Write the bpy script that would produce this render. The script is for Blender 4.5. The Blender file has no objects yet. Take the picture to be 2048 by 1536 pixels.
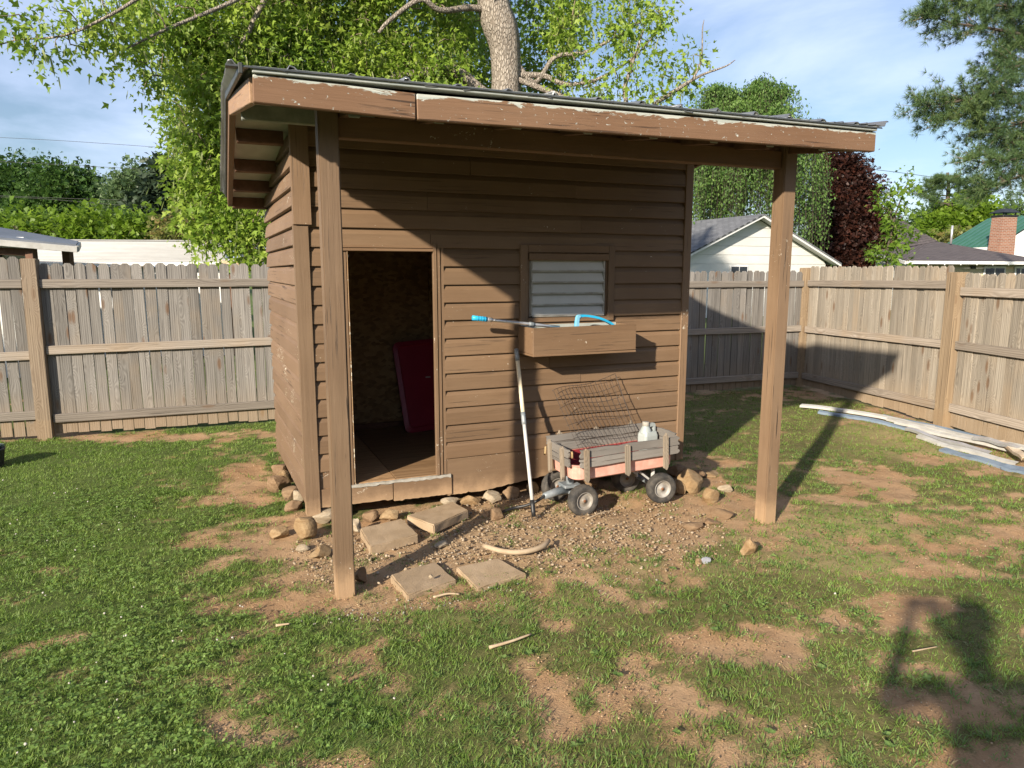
import bpy, bmesh, math, random
import numpy as np
from mathutils import Vector, Matrix

# ------------------------------------------------------------------ camera, sky, sun, exposure
sc = bpy.context.scene
R = math.radians
cam_d = bpy.data.cameras.new('camera'); cam = bpy.data.objects.new('camera', cam_d)
sc.collection.objects.link(cam); sc.camera = cam
cam_d.sensor_width = 36; cam_d.lens = 24.96; cam_d.clip_start = .05; cam_d.clip_end = 3000
cam.location = (0, 0, 1.65); cam.rotation_euler = (R(90 - 9.07), 0, 0)

SUN_EL, SUN_AZ = R(22.3), R(31.0)         # light travels towards +y, +x
sun_dir = Vector((math.sin(SUN_AZ) * math.cos(SUN_EL), math.cos(SUN_AZ) * math.cos(SUN_EL), -math.sin(SUN_EL)))
sun_d = bpy.data.lights.new('sun', 'SUN'); sun_d.energy = 5.0; sun_d.angle = R(1.1); sun_d.color = (1, .89, .74)
sun = bpy.data.objects.new('sun', sun_d); sc.collection.objects.link(sun)
sun.rotation_euler = sun_dir.to_track_quat('-Z', 'Y').to_euler(); sun.location = (-4, -7, 9)

world = bpy.data.worlds.new('World'); sc.world = world; world.use_nodes = True
wn = world.node_tree; wn.nodes.clear()
def wnode(t, **kw):
    n = wn.nodes.new(t)
    for k, v in kw.items(): setattr(n, k, v)
    return n
sky = wnode('ShaderNodeTexSky', sky_type='NISHITA', sun_disc=False, sun_elevation=SUN_EL,
            sun_rotation=math.atan2(-math.sin(SUN_AZ), -math.cos(SUN_AZ)) % (2 * math.pi),
            air_density=1.0, dust_density=1.2, ozone_density=2.2, altitude=250)
tc = wnode('ShaderNodeTexCoord'); mp = wnode('ShaderNodeMapping')
mp.inputs['Scale'].default_value = (1.2, 1.6, 5.0); mp.inputs['Location'].default_value = (.75, .2, .35); mp.inputs['Rotation'].default_value = (0, .12, .5)
nz = wnode('ShaderNodeTexNoise'); nz.inputs['Scale'].default_value = 1.55; nz.inputs['Detail'].default_value = 7; nz.inputs['Roughness'].default_value = .56; nz.inputs['Distortion'].default_value = .35
cr = wnode('ShaderNodeValToRGB'); cr.color_ramp.elements[0].position = .40; cr.color_ramp.elements[1].position = .72
cr.color_ramp.elements[0].color = (.06, .06, .06, 1); cr.color_ramp.elements[1].color = (.78, .78, .78, 1)
mx = wnode('ShaderNodeMix', data_type='RGBA'); mx.inputs[7].default_value = (7.2, 8.1, 10.9, 1)
bg = wnode('ShaderNodeBackground'); bg.inputs['Strength'].default_value = .074
wo = wnode('ShaderNodeOutputWorld')
L_ = wn.links.new
L_(tc.outputs['Generated'], mp.inputs['Vector']); L_(mp.outputs['Vector'], nz.inputs['Vector']); L_(nz.outputs['Fac'], cr.inputs['Fac'])
L_(cr.outputs['Color'], mx.inputs[0]); L_(sky.outputs['Color'], mx.inputs[6]); L_(mx.outputs[2], bg.inputs['Color']); L_(bg.outputs[0], wo.inputs['Surface'])

sc.view_settings.view_transform = 'Standard'; sc.view_settings.look = 'None'
sc.view_settings.exposure = 0.98; sc.view_settings.gamma = 1; sc.view_settings.use_curve_mapping = False
sc.cycles.max_bounces = 4; sc.cycles.diffuse_bounces = 2; sc.cycles.glossy_bounces = 2; sc.cycles.transmission_bounces = 2; sc.cycles.transparent_max_bounces = 4

# ------------------------------------------------------------------ node helpers
class Mt:
    def __init__(s, name):
        s.m = bpy.data.materials.new(name); s.m.use_nodes = True; s.nt = s.m.node_tree; s.nt.nodes.clear()
        s.out = s.nt.nodes.new('ShaderNodeOutputMaterial')
    def n(s, t, attrs=None, **ins):
        nd = s.nt.nodes.new('ShaderNode' + t)
        for k, v in (attrs or {}).items(): setattr(nd, k, v)
        for k, v in ins.items(): s.put(nd.inputs[k.replace('_', ' ')], v)
        return nd
    def put(s, sock, v):
        if isinstance(v, bpy.types.NodeSocket): s.nt.links.new(v, sock)
        else:
            if sock.type == 'RGBA' and len(v) == 3: v = (*v, 1)
            sock.default_value = v
    def mix(s, f, a, b, mode='MIX'):
        nd = s.nt.nodes.new('ShaderNodeMix'); nd.data_type = 'RGBA'; nd.blend_type = mode; nd.clamp_factor = True
        s.put(nd.inputs[0], f); s.put(nd.inputs[6], a); s.put(nd.inputs[7], b); return nd.outputs[2]
    def math(s, op, a, b=0.0, clamp=False):
        nd = s.nt.nodes.new('ShaderNodeMath'); nd.operation = op; nd.use_clamp = clamp
        s.put(nd.inputs[0], a); s.put(nd.inputs[1], b); return nd.outputs[0]
    def noise(s, vec, scale=5, detail=4, rough=.55, dist=0.0):
        nd = s.n('TexNoise', Vector=vec, Scale=float(scale), Detail=float(detail), Roughness=float(rough), Distortion=float(dist)); return nd.outputs['Fac']
    def ramp(s, f, *stops):
        nd = s.n('ValToRGB', Fac=f); e = nd.color_ramp.elements
        while len(e) < len(stops): e.new(.5)
        for q, (p, c) in zip(e, stops):
            q.position = p; q.color = (*c, 1) if not isinstance(c, (int, float)) else (c, c, c, 1)
        return nd.outputs['Color']
    def step(s, f, a, b):
        nd = s.nt.nodes.new('ShaderNodeMapRange'); nd.interpolation_type = 'SMOOTHSTEP'
        s.put(nd.inputs[0], f); nd.inputs[1].default_value = a; nd.inputs[2].default_value = b; return nd.outputs[0]
    def scaled(s, v, sc3, loc=(0, 0, 0)):
        nd = s.n('Mapping', Vector=v); nd.inputs['Scale'].default_value = sc3; nd.inputs['Location'].default_value = loc; return nd.outputs[0]
    def ocoord(s):
        o = s.n('TexCoord').outputs['Object']; r = s.n('ObjectInfo').outputs['Random']
        k = s.math('MULTIPLY', r, 41.0)
        cx = s.n('CombineXYZ', X=k, Y=s.math('MULTIPLY', r, 17.0), Z=s.math('MULTIPLY', r, 29.0)).outputs[0]
        nd = s.n('VectorMath', {'operation': 'ADD'}); s.nt.links.new(o, nd.inputs[0]); s.nt.links.new(cx, nd.inputs[1])
        return o, nd.outputs[0], r
    def bump(s, h, strength=.3, dist=.01):
        return s.n('Bump', Height=h, Strength=float(strength), Distance=float(dist)).outputs[0]
    def bsdf(s, col, rough=.6, normal=None, metal=0.0, spec=.5):
        nd = s.n('BsdfPrincipled', Metallic=metal); s.put(nd.inputs['Base Color'], col); s.put(nd.inputs['Roughness'], rough)
        nd.inputs['Specular IOR Level'].default_value = spec
        if normal is not None: s.nt.links.new(normal, nd.inputs['Normal'])
        s.nt.links.new(nd.outputs[0], s.out.inputs[0]); return s.m
def lum(s, r, a, b): return s.math('ADD', s.math('MULTIPLY', r, b - a), a)
def mul(s, col, f):
    nd = s.nt.nodes.new('ShaderNodeVectorMath'); nd.operation = 'SCALE'; s.put(nd.inputs[0], col); s.put(nd.inputs['Scale'], f); return nd.outputs[0]

def paint(name, base, base2, axis=0, chip=.5, chipcol=(.58, .53, .43), rough=.62, grain=.35, cracks=.5, dirt=.0):
    """weathered house paint on rough boards; axis = direction of the wood grain"""
    s = Mt(name); o, v, r = s.ocoord()
    st = [16, 16, 16]; st[axis] = .9; st2 = [5, 5, 5]; st2[axis] = .8; st3 = [60, 60, 60]; st3[axis] = 1.6
    g = s.noise(s.scaled(v, st), 3.0, 7, .65, .4)
    g2 = s.noise(s.scaled(v, st3), 1.3, 5, .6, .2)
    big = s.noise(v, 1.7, 4, .6)
    col = s.mix(s.step(big, .3, .72), base, base2)
    col = mul(s, col, s.math('MULTIPLY', lum(s, r, .88, 1.1), lum(s, g, .8, 1.2)))
    cr_ = s.math('MULTIPLY', s.step(g2, .585, .64), s.step(s.noise(s.scaled(v, st2), 1.0, 2), .45, .6))
    col = s.mix(s.math('MULTIPLY', cr_, cracks), col, (.035, .022, .014))
    cn = s.noise(s.scaled(v, [a * .55 + 9 for a in st2]), 4.5, 6, .72, .6)
    cm = s.noise(v, 2.3, 3, .6)
    ch = s.step(s.math('ADD', cn, s.math('MULTIPLY', s.math('SUBTRACT', cm, .5), .55)), .745 - .12 * chip, .765 - .12 * chip)
    col = s.mix(ch, col, chipcol)
    if dirt:
        p = s.n('SeparateXYZ', Vector=s.n('NewGeometry').outputs['Position']).outputs[2]
        hh = s.math('ADD', p, s.math('MULTIPLY', s.noise(v, 6, 5, .7), -.22))
        col = s.mix(s.math('MULTIPLY', s.math('SUBTRACT', 1.0, s.step(hh, -.06, .10)), dirt), col, (.36, .24, .14))
    h = s.math('ADD', s.math('MULTIPLY', g, .7), s.math('SUBTRACT', s.math('MULTIPLY', g2, .5), s.math('ADD', s.math('MULTIPLY', ch, .5), s.math('MULTIPLY', cr_, .6))))
    return s.bsdf(col, s.math('ADD', lum(s, g, rough - .12, rough + .15), 0.0), s.bump(h, grain, .006), spec=.35)

def wood(name, dark, mid, light, axis=2, knot=1.0, splash=0.0, rough=.85, warm=(.33, .22, .12), bumpk=.5):
    """bare weathered softwood with growth rings, cracks and knots"""
    s = Mt(name); o, v, r = s.ocoord()
    st = [22, 22, 22]; st[axis] = .55; fl = [7.2, 7.2, 7.2]; fl[axis] = 2.1; st3 = [80, 80, 80]; st3[axis] = 1.2
    kn = s.n('TexVoronoi', {'feature': 'F1'}, Vector=s.scaled(v, fl), Scale=1.0, Randomness=1.0).outputs['Distance']
    kd = s.step(kn, .20, .06)
    wv = s.scaled(v, [8 if i != axis else .42 for i in range(3)])
    wob = s.n('VectorMath', {'operation': 'ADD'}); s.nt.links.new(wv, wob.inputs[0])
    kk = s.n('CombineXYZ', X=s.math('MULTIPLY', s.step(kn, .5, .05), .8), Y=s.math('MULTIPLY', s.step(kn, .5, .05), .6), Z=0.0).outputs[0]
    s.nt.links.new(kk, wob.inputs[1])
    rings = s.n('TexWave', {'wave_type': 'RINGS', 'rings_direction': 'XYZ'[axis]}, Vector=wob.outputs[0], Scale=2.2, Distortion=3.4, Detail=3.0, Detail_Scale=1.1, Detail_Roughness=.6).outputs['Fac']
    g = s.noise(s.scaled(v, st), 2.2, 8, .68, .3); crk = s.noise(s.scaled(v, st3), 1.0, 4, .55, .2)
    f = s.math('ADD', s.math('MULTIPLY', rings, .2), s.math('MULTIPLY', g, .95))
    col = s.ramp(f, (.28, dark), (.58, mid), (.9, light))
    col = mul(s, col, lum(s, r, .74, 1.2))
    col = s.mix(s.math('MULTIPLY', s.step(s.noise(v, 1.1, 3, .6), .52, .75), .35), col, warm)
    ck = s.step(crk, .64, .70)
    col = s.mix(s.math('MULTIPLY', ck, .75), col, (.03, .024, .02))
    if knot: col = s.mix(s.math('MULTIPLY', kd, .75 * knot), col, (.13, .07, .035))
    if splash:
        z = s.n('SeparateXYZ', Vector=s.n('NewGeometry').outputs['Position']).outputs[2]
        zz = s.math('ADD', z, s.math('MULTIPLY', s.noise(s.scaled(v, (9, 9, 2)), 1.0, 4, .6), -.28))
        col = s.mix(s.math('MULTIPLY', s.math('SUBTRACT', 1.0, s.step(zz, .0, .40)), .55 * splash), col, warm)
        col = s.mix(s.math('MULTIPLY', s.math('SUBTRACT', 1.0, s.step(zz, .02, .055)), .75 * splash), col, (.27, .185, .105))
    h = s.math('SUBTRACT', f, s.math('MULTIPLY', ck, .8))
    return s.bsdf(col, rough, s.bump(h, bumpk, .006), spec=.2)

def simple(name, c1, c2=None, scale=8, rough=.6, metal=0.0, bump=.0, bscale=60, spec=.4, detail=5):
    s = Mt(name); o, v, r = s.ocoord()
    c = s.mix(s.step(s.noise(v, scale, detail, .62, .2), .32, .68), c1, c2 or c1)
    c = mul(s, c, lum(s, r, .93, 1.07))
    nrm = s.bump(s.noise(v, bscale, 5, .65), bump, .004) if bump else None
    return s.bsdf(c, rough, nrm, metal, spec)

def leaf(name, ca, cb, cc=None, trans=.45, tcol=None):
    s = Mt(name); ri = s.n('NewGeometry').outputs['Random Per Island']
    pz = s.noise(s.n('NewGeometry').outputs['Position'], .9, 3, .6)
    f = s.math('ADD', s.math('MULTIPLY', ri, .65), s.math('MULTIPLY', s.step(pz, .3, .7), .35))
    col = s.ramp(f, (.05, ca), (.5, cb), (.95, cc or cb))
    t = mul(s, col, 1.5) if tcol is None else s.mix(.6, col, tcol)
    d = s.n('BsdfPrincipled', Roughness=.5); s.put(d.inputs['Base Color'], col); d.inputs['Specular IOR Level'].default_value = .3
    tr = s.n('BsdfTranslucent'); s.put(tr.inputs['Color'], t)
    ms = s.n('MixShader', Fac=trans); s.nt.links.new(d.outputs[0], ms.inputs[1]); s.nt.links.new(tr.outputs[0], ms.inputs[2])
    s.nt.links.new(ms.outputs[0], s.out.inputs[0]); return s.m

# ------------------------------------------------------------------ object helpers
C = sc.collection
def link(o, parent=None):
    C.objects.link(o)
    if parent: o.parent = parent
    return o
def tag(o, label=None, cat=None, group=None, kind=None):
    if label: o['label'] = label
    if cat: o['category'] = cat; o['kind'] = 'thing'
    if group: o['group'] = group
    if kind: o['kind'] = kind
    return o
def npmesh(V, F, name='mesh', smooth=False):
    V = np.asarray(V, np.float32); me = bpy.data.meshes.new(name)
    if isinstance(F, np.ndarray):
        k = F.shape[1]; n = len(F)
        me.vertices.add(len(V)); me.vertices.foreach_set('co', V.ravel())
        me.loops.add(n * k); me.loops.foreach_set('vertex_index', F.astype(np.int32).ravel())
        me.polygons.add(n); me.polygons.foreach_set('loop_start', np.arange(0, n * k, k, dtype=np.int32))
        me.polygons.foreach_set('loop_total', np.full(n, k, np.int32))
        me.update(calc_edges=True)
    else:
        me.from_pydata([tuple(map(float, p)) for p in V], [], [tuple(map(int, f)) for f in F]); me.update()
    if smooth: me.polygons.foreach_set('use_smooth', np.ones(len(me.polygons), bool))
    return me
def obj(name, me, mat, parent=None, loc=None, rot=None):
    o = bpy.data.objects.new(name, me)
    if mat is not None and len(me.materials) == 0: me.materials.append(mat)
    if loc is not None: o.location = loc
    if rot is not None: o.rotation_euler = rot
    return link(o, parent)
def empty(name, loc, rz=0, rx=0, ry=0):
    o = bpy.data.objects.new(name, None); o.location = loc; o.rotation_euler = (rx, ry, rz); o.empty_display_size = .1
    return link(o)
def bm_mesh(bm, name='mesh', smooth=False):
    bmesh.ops.recalc_face_normals(bm, faces=bm.faces)
    me = bpy.data.meshes.new(name); bm.to_mesh(me); bm.free()
    if smooth:
        for p in me.polygons: p.use_smooth = True
    return me
def boxmesh(sx, sy, sz, bev=.003, seg=1):
    bm = bmesh.new(); bmesh.ops.create_cube(bm, size=1)
    bmesh.ops.scale(bm, vec=(sx, sy, sz), verts=bm.verts)
    if bev: bmesh.ops.bevel(bm, geom=bm.edges[:], offset=min(bev, sx * .3, sy * .3, sz * .3), segments=seg, affect='EDGES')
    return bm_mesh(bm)
def box(name, parent, x, y, z, mat, bev=.003, rot=None, jit=0):
    sx, sy, sz = x[1] - x[0], y[1] - y[0], z[1] - z[0]
    loc = [(x[0] + x[1]) / 2, (y[0] + y[1]) / 2, (z[0] + z[1]) / 2]
    return obj(name, boxmesh(sx, sy, sz, bev), mat, parent, loc, rot)
def prism(poly, d0, d1, axes='yz', ext='x'):
    """extrude a polygon given in two axes along the third"""
    idx = {'x': 0, 'y': 1, 'z': 2}; n = len(poly); V = []
    for d in (d0, d1):
        for p in poly:
            q = [0, 0, 0]; q[idx[axes[0]]] = p[0]; q[idx[axes[1]]] = p[1]; q[idx[ext]] = d; V.append(q)
    F = [list(range(n)), list(range(2 * n - 1, n - 1, -1))] + [[i, (i + 1) % n, n + (i + 1) % n, n + i] for i in range(n)]
    bm = bmesh.new(); vs = [bm.verts.new(v) for v in V]
    for f in F: bm.faces.new([vs[i] for i in f])
    return bm_mesh(bm)
def tube_np(P, r, sides=6, cap=True):
    P = np.asarray(P, float); n = len(P); r = np.broadcast_to(np.asarray(r, float), (n,))
    T = np.gradient(P, axis=0); T /= np.linalg.norm(T, axis=1)[:, None] + 1e-9
    ref = np.array([0, 0, 1.]) if abs(T[:, 2]).mean() < .8 else np.array([1., 0, 0])
    A = np.cross(T, ref); A /= np.linalg.norm(A, axis=1)[:, None] + 1e-9; B = np.cross(T, A)
    a = np.linspace(0, 2 * np.pi, sides, endpoint=False)
    V = P[:, None] + r[:, None, None] * (np.cos(a)[None, :, None] * A[:, None] + np.sin(a)[None, :, None] * B[:, None])
    i = np.arange(n - 1)[:, None] * sides; j = np.arange(sides)[None]; k = (np.arange(sides) + 1) % sides
    F = np.stack([i + j, i + k[None], i + sides + k[None], i + sides + j], -1).reshape(-1, 4)
    V = V.reshape(-1, 3)
    if cap:
        V = np.concatenate([V, P[:1], P[-1:]]); c0, c1 = n * sides, n * sides + 1; b = (n - 1) * sides
        q0 = np.stack([np.full(sides, c0), k, np.arange(sides), np.arange(sides)], 1); q1 = np.stack([np.full(sides, c1), b + np.arange(sides), b + k, b + k], 1)
        T0 = np.concatenate([F[:, [0, 1, 2]], F[:, [0, 2, 3]], q0[:, :3], q1[:, :3]])
        return V, T0
    return V, np.concatenate([F[:, [0, 1, 2]], F[:, [0, 2, 3]]])
def join_np(parts):
    V = []; F = []; o = 0
    for v, f in parts:
        V.append(v); F.append(f + o); o += len(v)
    return np.concatenate(V), np.concatenate(F)
def tube(name, parent, P, r, mat, sides=8, smooth=True):
    V, F = tube_np(P, r, sides); return obj(name, npmesh(V, F, smooth=smooth), mat, parent)
def curve_pts(P, n=20):
    """Catmull-Rom through the points"""
    P = np.asarray(P, float); Q = np.concatenate([2 * P[:1] - P[1:2], P, 2 * P[-1:] - P[-2:-1]])
    t = np.linspace(0, len(P) - 1 - 1e-6, n); i = t.astype(int); u = (t - i)[:, None]
    a, b, c, d = Q[i], Q[i + 1], Q[i + 2], Q[i + 3]
    return .5 * (2 * b + (c - a) * u + (2 * a - 5 * b + 4 * c - d) * u ** 2 + (3 * b - a - 3 * c + d) * u ** 3)
def lathe(prof, sides=24):
    """profile (radius, z) turned about z"""
    a = np.linspace(0, 2 * np.pi, sides, endpoint=False); n = len(prof); pr = np.array(prof)
    V = np.stack([pr[:, None, 0] * np.cos(a), pr[:, None, 0] * np.sin(a), np.repeat(pr[:, 1:2], sides, 1)], -1).reshape(-1, 3)
    i = np.arange(n - 1)[:, None] * sides; j = np.arange(sides)[None]; k = ((np.arange(sides) + 1) % sides)[None]
    return V, np.stack([i + j, i + k, i + sides + k, i + sides + j], -1).reshape(-1, 4)

# value noise on arrays
def _h(i, j, s): 
    n = (i.astype(np.int64) * 374761393 + j.astype(np.int64) * 668265263 + s * 974711) & 0xffffffff
    n = ((n ^ (n >> 13)) * 1274126177) & 0xffffffff
    return ((n ^ (n >> 16)) & 0xffff) / 65535.0
def vnoise(x, y, s=0):
    i = np.floor(x); j = np.floor(y); u = x - i; v = y - j; u = u * u * (3 - 2 * u); v = v * v * (3 - 2 * v)
    a, b, c, d = _h(i, j, s), _h(i + 1, j, s), _h(i, j + 1, s), _h(i + 1, j + 1, s)
    return (a * (1 - u) + b * u) * (1 - v) + (c * (1 - u) + d * u) * v
def fbm(x, y, s=0, o=4):
    r = 0; a = .5; t = 0
    for k in range(o):
        r = r + a * vnoise(x * 2 ** k, y * 2 ** k, s + 7 * k); t += a; a *= .5
    return r / t

# the plot's own frame: x along the shed front, y into the shed, origin at the left porch post
ANG = R(22.715); P0 = np.array([-.870, 3.481]); E1 = np.array([math.cos(ANG), math.sin(ANG)]); E2 = np.array([-E1[1], E1[0]])
def W(x, y, z=0.): p = P0 + E1 * x + E2 * y; return (float(p[0]), float(p[1]), float(z))
def Lx(x, y): q = np.stack([x - P0[0], y - P0[1]], -1); return q @ E1, q @ E2
def plot(name, x, y, z=0., rz=0.): return empty(name, W(x, y, z), ANG + rz)

# crown volumes, limbs and wires (metres)
MAPLE = [(-5.26,11.5,5.4,0.71,0.48,0.8), (-4.54,12,5.57,0.83,0.66,1.2), (-3.89,13,5.97,0.9,0.72,1.2), (-2.97,13.5,6.22,0.93,0.65,1), (-1.81,13.5,6.22,0.93,0.65,1.2), (-1.03,15,6.64,0.83,0.72,1), (0.63,14.5,6.56,0.8,0.6,0.6), (1.42,13,6.13,0.81,0.45,0.45), (-4.85,11.5,4.83,0.71,0.48,1.1), (-4.18,12,4.89,0.75,0.58,1.3), (-3.36,12.5,5.03,0.78,0.6,1.2), (-2.46,13,5.08,0.81,0.54,1.1), (-1.44,13.2,5.22,0.73,0.55,1.2), (-0.92,14.6,5.14,0.71,0.4,1), (0.65,14.8,5.84,0.82,0.61,0.5), (1.34,13,5.49,0.81,0.63,0.3), (2.2,13,5.73,0.72,0.54,0.28), (2.3,12.5,5.03,0.78,0.35,0.22), (3.05,12.5,4.87,0.6,0.35,0.13), (1.53,13,4.84,0.9,0.27,0.25), (1.81,12.5,4.47,0.69,0.26,0.45), (0.45,14.5,5.2,0.5,0.4,0.6), (-4.65,11.5,4.32,0.56,0.48,0.95), (-4.47,12,4.13,0.58,0.5,1.0), (-4.7,11.5,3.66,0.48,0.48,0.95), (-4.81,11.5,3.13,0.4,0.48,0.95), (-4.8,12.3,3.39,0.51,0.59,0.95), (-4.68,11.3,2.58,0.47,0.39,0.95), (-4.11,11.2,2.42,0.46,0.39,1.0), (-4.44,11.2,2.12,0.46,0.27,1.1), (-3.84,11.0,1.96,0.34,0.27,1.2), (-4.31,12,2.8,0.5,0.5,1.2), (-5.68,13,3.66,0.36,0.54,0.7), (-3.72,12.8,4.71,0.71,0.44,1), (-2.77,12.8,4.71,0.71,0.31,1.0), (-1.75,12.8,4.66,0.71,0.27,1.0), (-4.23,12.5,7.17,1.9,0.95,1.2), (-1.88,13,7.46,2.15,1.08,1.2), (-3.09,13,8.68,2.33,1.17,1.0), (-5.71,13.5,3.83,0.56,1.12,0.8), (-4.26,13.5,3.57,0.56,0.93,0.6)]
MAPLE_TIPS = [(-6.16,9.5,4.75,0.39,0.23,0.14), (-5.67,9.5,4.69,0.39,0.26,0.2), (-5.32,9.8,4.85,0.41,0.3,0.24), (-6.08,9.5,4.34,0.26,0.16,0.12), (-5.51,9.5,4.37,0.39,0.2,0.18), (-5.19,10,4.67,0.28,0.28,0.22), (-5.12,10.5,4.55,0.29,0.29,0.3), (-5.06,10.2,5.1,0.35,0.28,0.35), (-5.01,10.8,4.3,0.22,0.15,0.25), (-5.16,10.5,4.06,0.13,0.09,0.15)]
BACKMAPLE = [(-6.8,19,8.09,1.84,1.18,1), (-4.82,19,7.62,1.84,1.31,1), (-3.06,19,7.62,1.84,1.31,1), (-1.56,19,7.26,1.57,1.18,1), (-5.58,18,6.18,1.37,0.75,1), (-3.86,19,6.31,1.57,0.79,1), (-2.08,19,6.19,1.57,0.66,1), (-7.26,18,6.18,0.99,0.99,1), (-0.3,19,7.62,1.05,1.18,0.7)]
LEFTBACK = [(-31.63,46,6.05,1.59,2.22,1), (-30.3,46,6.66,1.27,1.59,1), (-31.76,46,4.82,1.59,1.27,1)]
LEFTDARK = [(-26.94,44,5.86,1.82,1.37,1), (-25.82,44,4.97,1.52,1.22,1), (-28.23,44,4.97,1.52,1.22,1), (-26.25,44,6.73,1.22,0.61,0.8)]
LEFTPALE = [(-21.66,42,5.94,1.16,1.01,1), (-22.31,42,5.1,1.16,0.87,1), (-20.87,42,5.1,1.16,1.01,1), (-21.04,42,6.5,0.72,0.58,0.8)]
CONIFER = [(-14.23,30,4.92,0.72,0.83,1), (-14.51,30,3.92,1.04,1.04,1), (-14.03,30,3.51,1.04,0.83,1), (-14.08,30,5.51,0.46,0.41,1)]
HEDGEROW = [(-13.28,20,2.83,0.69,0.3,1), (-12.32,20,2.76,0.69,0.36,1), (-11.36,20,2.78,0.62,0.39,1), (-10.68,20,2.69,0.55,0.3,1), (-10.11,20,2.83,0.35,0.25,0.8), (-12.76,20,2.55,1.38,0.28,1), (-11.11,20,2.51,1.24,0.22,1)]
SHRUB = [(-7.87,18,2.65,0.75,0.43,1), (-8.38,18,2.46,0.5,0.31,1)]
PLUM = [(16.32,36,6.4,0.85,0.85,1), (15.68,36,6.76,0.65,0.65,0.8), (16.54,36,5.09,1.14,1.24,1), (17.24,36,5.57,0.65,0.6,0.7), (16.77,36,3.64,1.37,1.37,1), (15.84,36,2.79,1.24,1.04,1), (17.6,36,4.13,0.65,0.7,0.8), (17.82,36,2.91,0.89,0.75,0.9), (15.71,36,4.61,1.12,1.49,1), (17.89,36,5.81,0.25,0.2,0.5), (16.64,36,2.05,1.74,0.62,1)]
SAPLING = [(6.73,13,2.94,0.27,0.18,0.7), (6.99,13,3.02,0.18,0.22,0.6), (6.8,13,2.63,0.22,0.27,1), (6.96,13,2.28,0.2,0.27,1), (6.76,13,2.02,0.22,0.22,1), (6.91,13,1.84,0.36,0.13,1), (7.18,13,2.33,0.27,0.11,0.6), (6.53,13,2.02,0.16,0.13,0.7), (7.08,13,2.68,0.13,0.13,0.4), (6.51,13,2.85,0.14,0.11,0.4), (7.0,13,3.37,0.05,0.05,0.08)]
FARGREEN = [(36.3,58,6.03,1.6,1.0,1), (36.6,58,5.06,2.4,1.2,1), (35.04,58,4.67,2.0,1.0,1), (38.44,58,4.67,1.6,1.0,1)]
FARLOW = [(37.58,66,5.31,1.82,0.91,1), (39.0,66,4.64,2.73,0.82,1), (45.84,66,6.64,0.91,0.64,1), (37.95,66,6.19,1.0,0.55,0.6)]
FARSHRUB = [(28.0,46,3.48,0.79,0.32,1), (29.29,46,3.33,0.44,0.25,1)]
TRUNK_MAIN = [(-0.10,13.00,4.25), (-0.10,13.00,5.00), (-0.14,13.00,5.57), (-0.29,13.00,6.05), (-0.39,13.10,6.73), (-0.54,13.30,8.30), (-0.71,13.50,9.71)]
LIMB_A = [(-0.33,13.00,6.45), (-0.71,12.80,6.02), (-1.18,12.50,5.88), (-1.49,12.30,5.97), (-1.96,12.20,5.63), (-2.15,12.20,5.44)]
LIMB_LOW = [(-0.21,13.20,4.51), (-0.56,13.00,4.75), (-1.02,12.90,5.06), (-1.48,12.80,4.99), (-1.98,12.70,4.88), (-2.39,12.60,4.74)]
LIMB_R1 = [(0.23,13.00,5.00), (0.57,13.00,4.98), (0.92,13.00,4.85), (1.43,12.90,4.89), (2.01,12.80,5.19), (2.40,12.70,5.56)]
LIMB_R2 = [(0.36,13.00,4.88), (0.74,13.00,5.29), (1.26,13.00,5.37), (1.76,12.90,5.58), (2.18,12.90,5.82)]
LIMB_R3 = [(1.89,12.40,4.17), (2.46,12.40,4.45), (2.87,12.40,4.70), (3.15,12.40,4.85), (3.52,12.40,4.98), (3.68,12.40,5.08)]
LIMB_R4 = [(2.99,12.40,4.77), (3.12,12.40,5.08), (3.12,12.40,5.54), (3.14,12.40,5.70)]
LIMB_R5 = [(1.73,12.50,4.23), (1.89,12.50,4.71), (2.06,12.60,5.21), (2.23,12.70,5.72)]
LIMB_L1 = [(-0.54,13.00,7.16), (-1.79,12.30,6.71), (-3.21,11.60,6.14), (-4.15,11.00,5.44), (-4.81,10.50,4.95), (-5.24,10.20,4.60)]
LIMB_L2 = [(-1.79,12.30,6.71), (-3.26,10.80,6.03), (-4.41,10.00,5.40), (-5.08,9.60,4.84), (-5.62,9.50,4.57), (-6.19,9.50,4.52), (-6.38,9.40,4.43)]
LIMB_L3 = [(-3.51,11.60,6.14), (-4.19,11.60,5.00), (-4.55,11.60,4.12), (-4.73,11.50,3.21), (-4.65,11.40,2.51), (-4.13,11.20,2.19)]
TRUNK_BACK = [(-3.73,18.50,5.12), (-3.73,18.50,6.30), (-3.82,18.50,7.23), (-3.79,18.50,8.14), (-3.87,18.50,9.81), (-3.93,18.50,11.65)]
BACK_L1 = [(-3.73,18.50,6.42), (-4.05,18.30,6.94), (-4.63,18.20,7.14), (-5.58,18.20,7.36)]
BACK_L2 = [(-3.78,18.50,7.46), (-3.46,18.50,7.92), (-2.83,18.50,8.48), (-1.98,18.50,8.82)]
BACK_L3 = [(-3.75,18.50,6.30), (-4.53,18.20,6.46), (-5.08,18.00,6.46), (-5.81,18.00,6.29)]
PINE_T = [(13.13,15.50,1.45), (12.66,15.50,4.15), (12.12,15.50,7.09), (11.61,15.50,9.85)]
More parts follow.
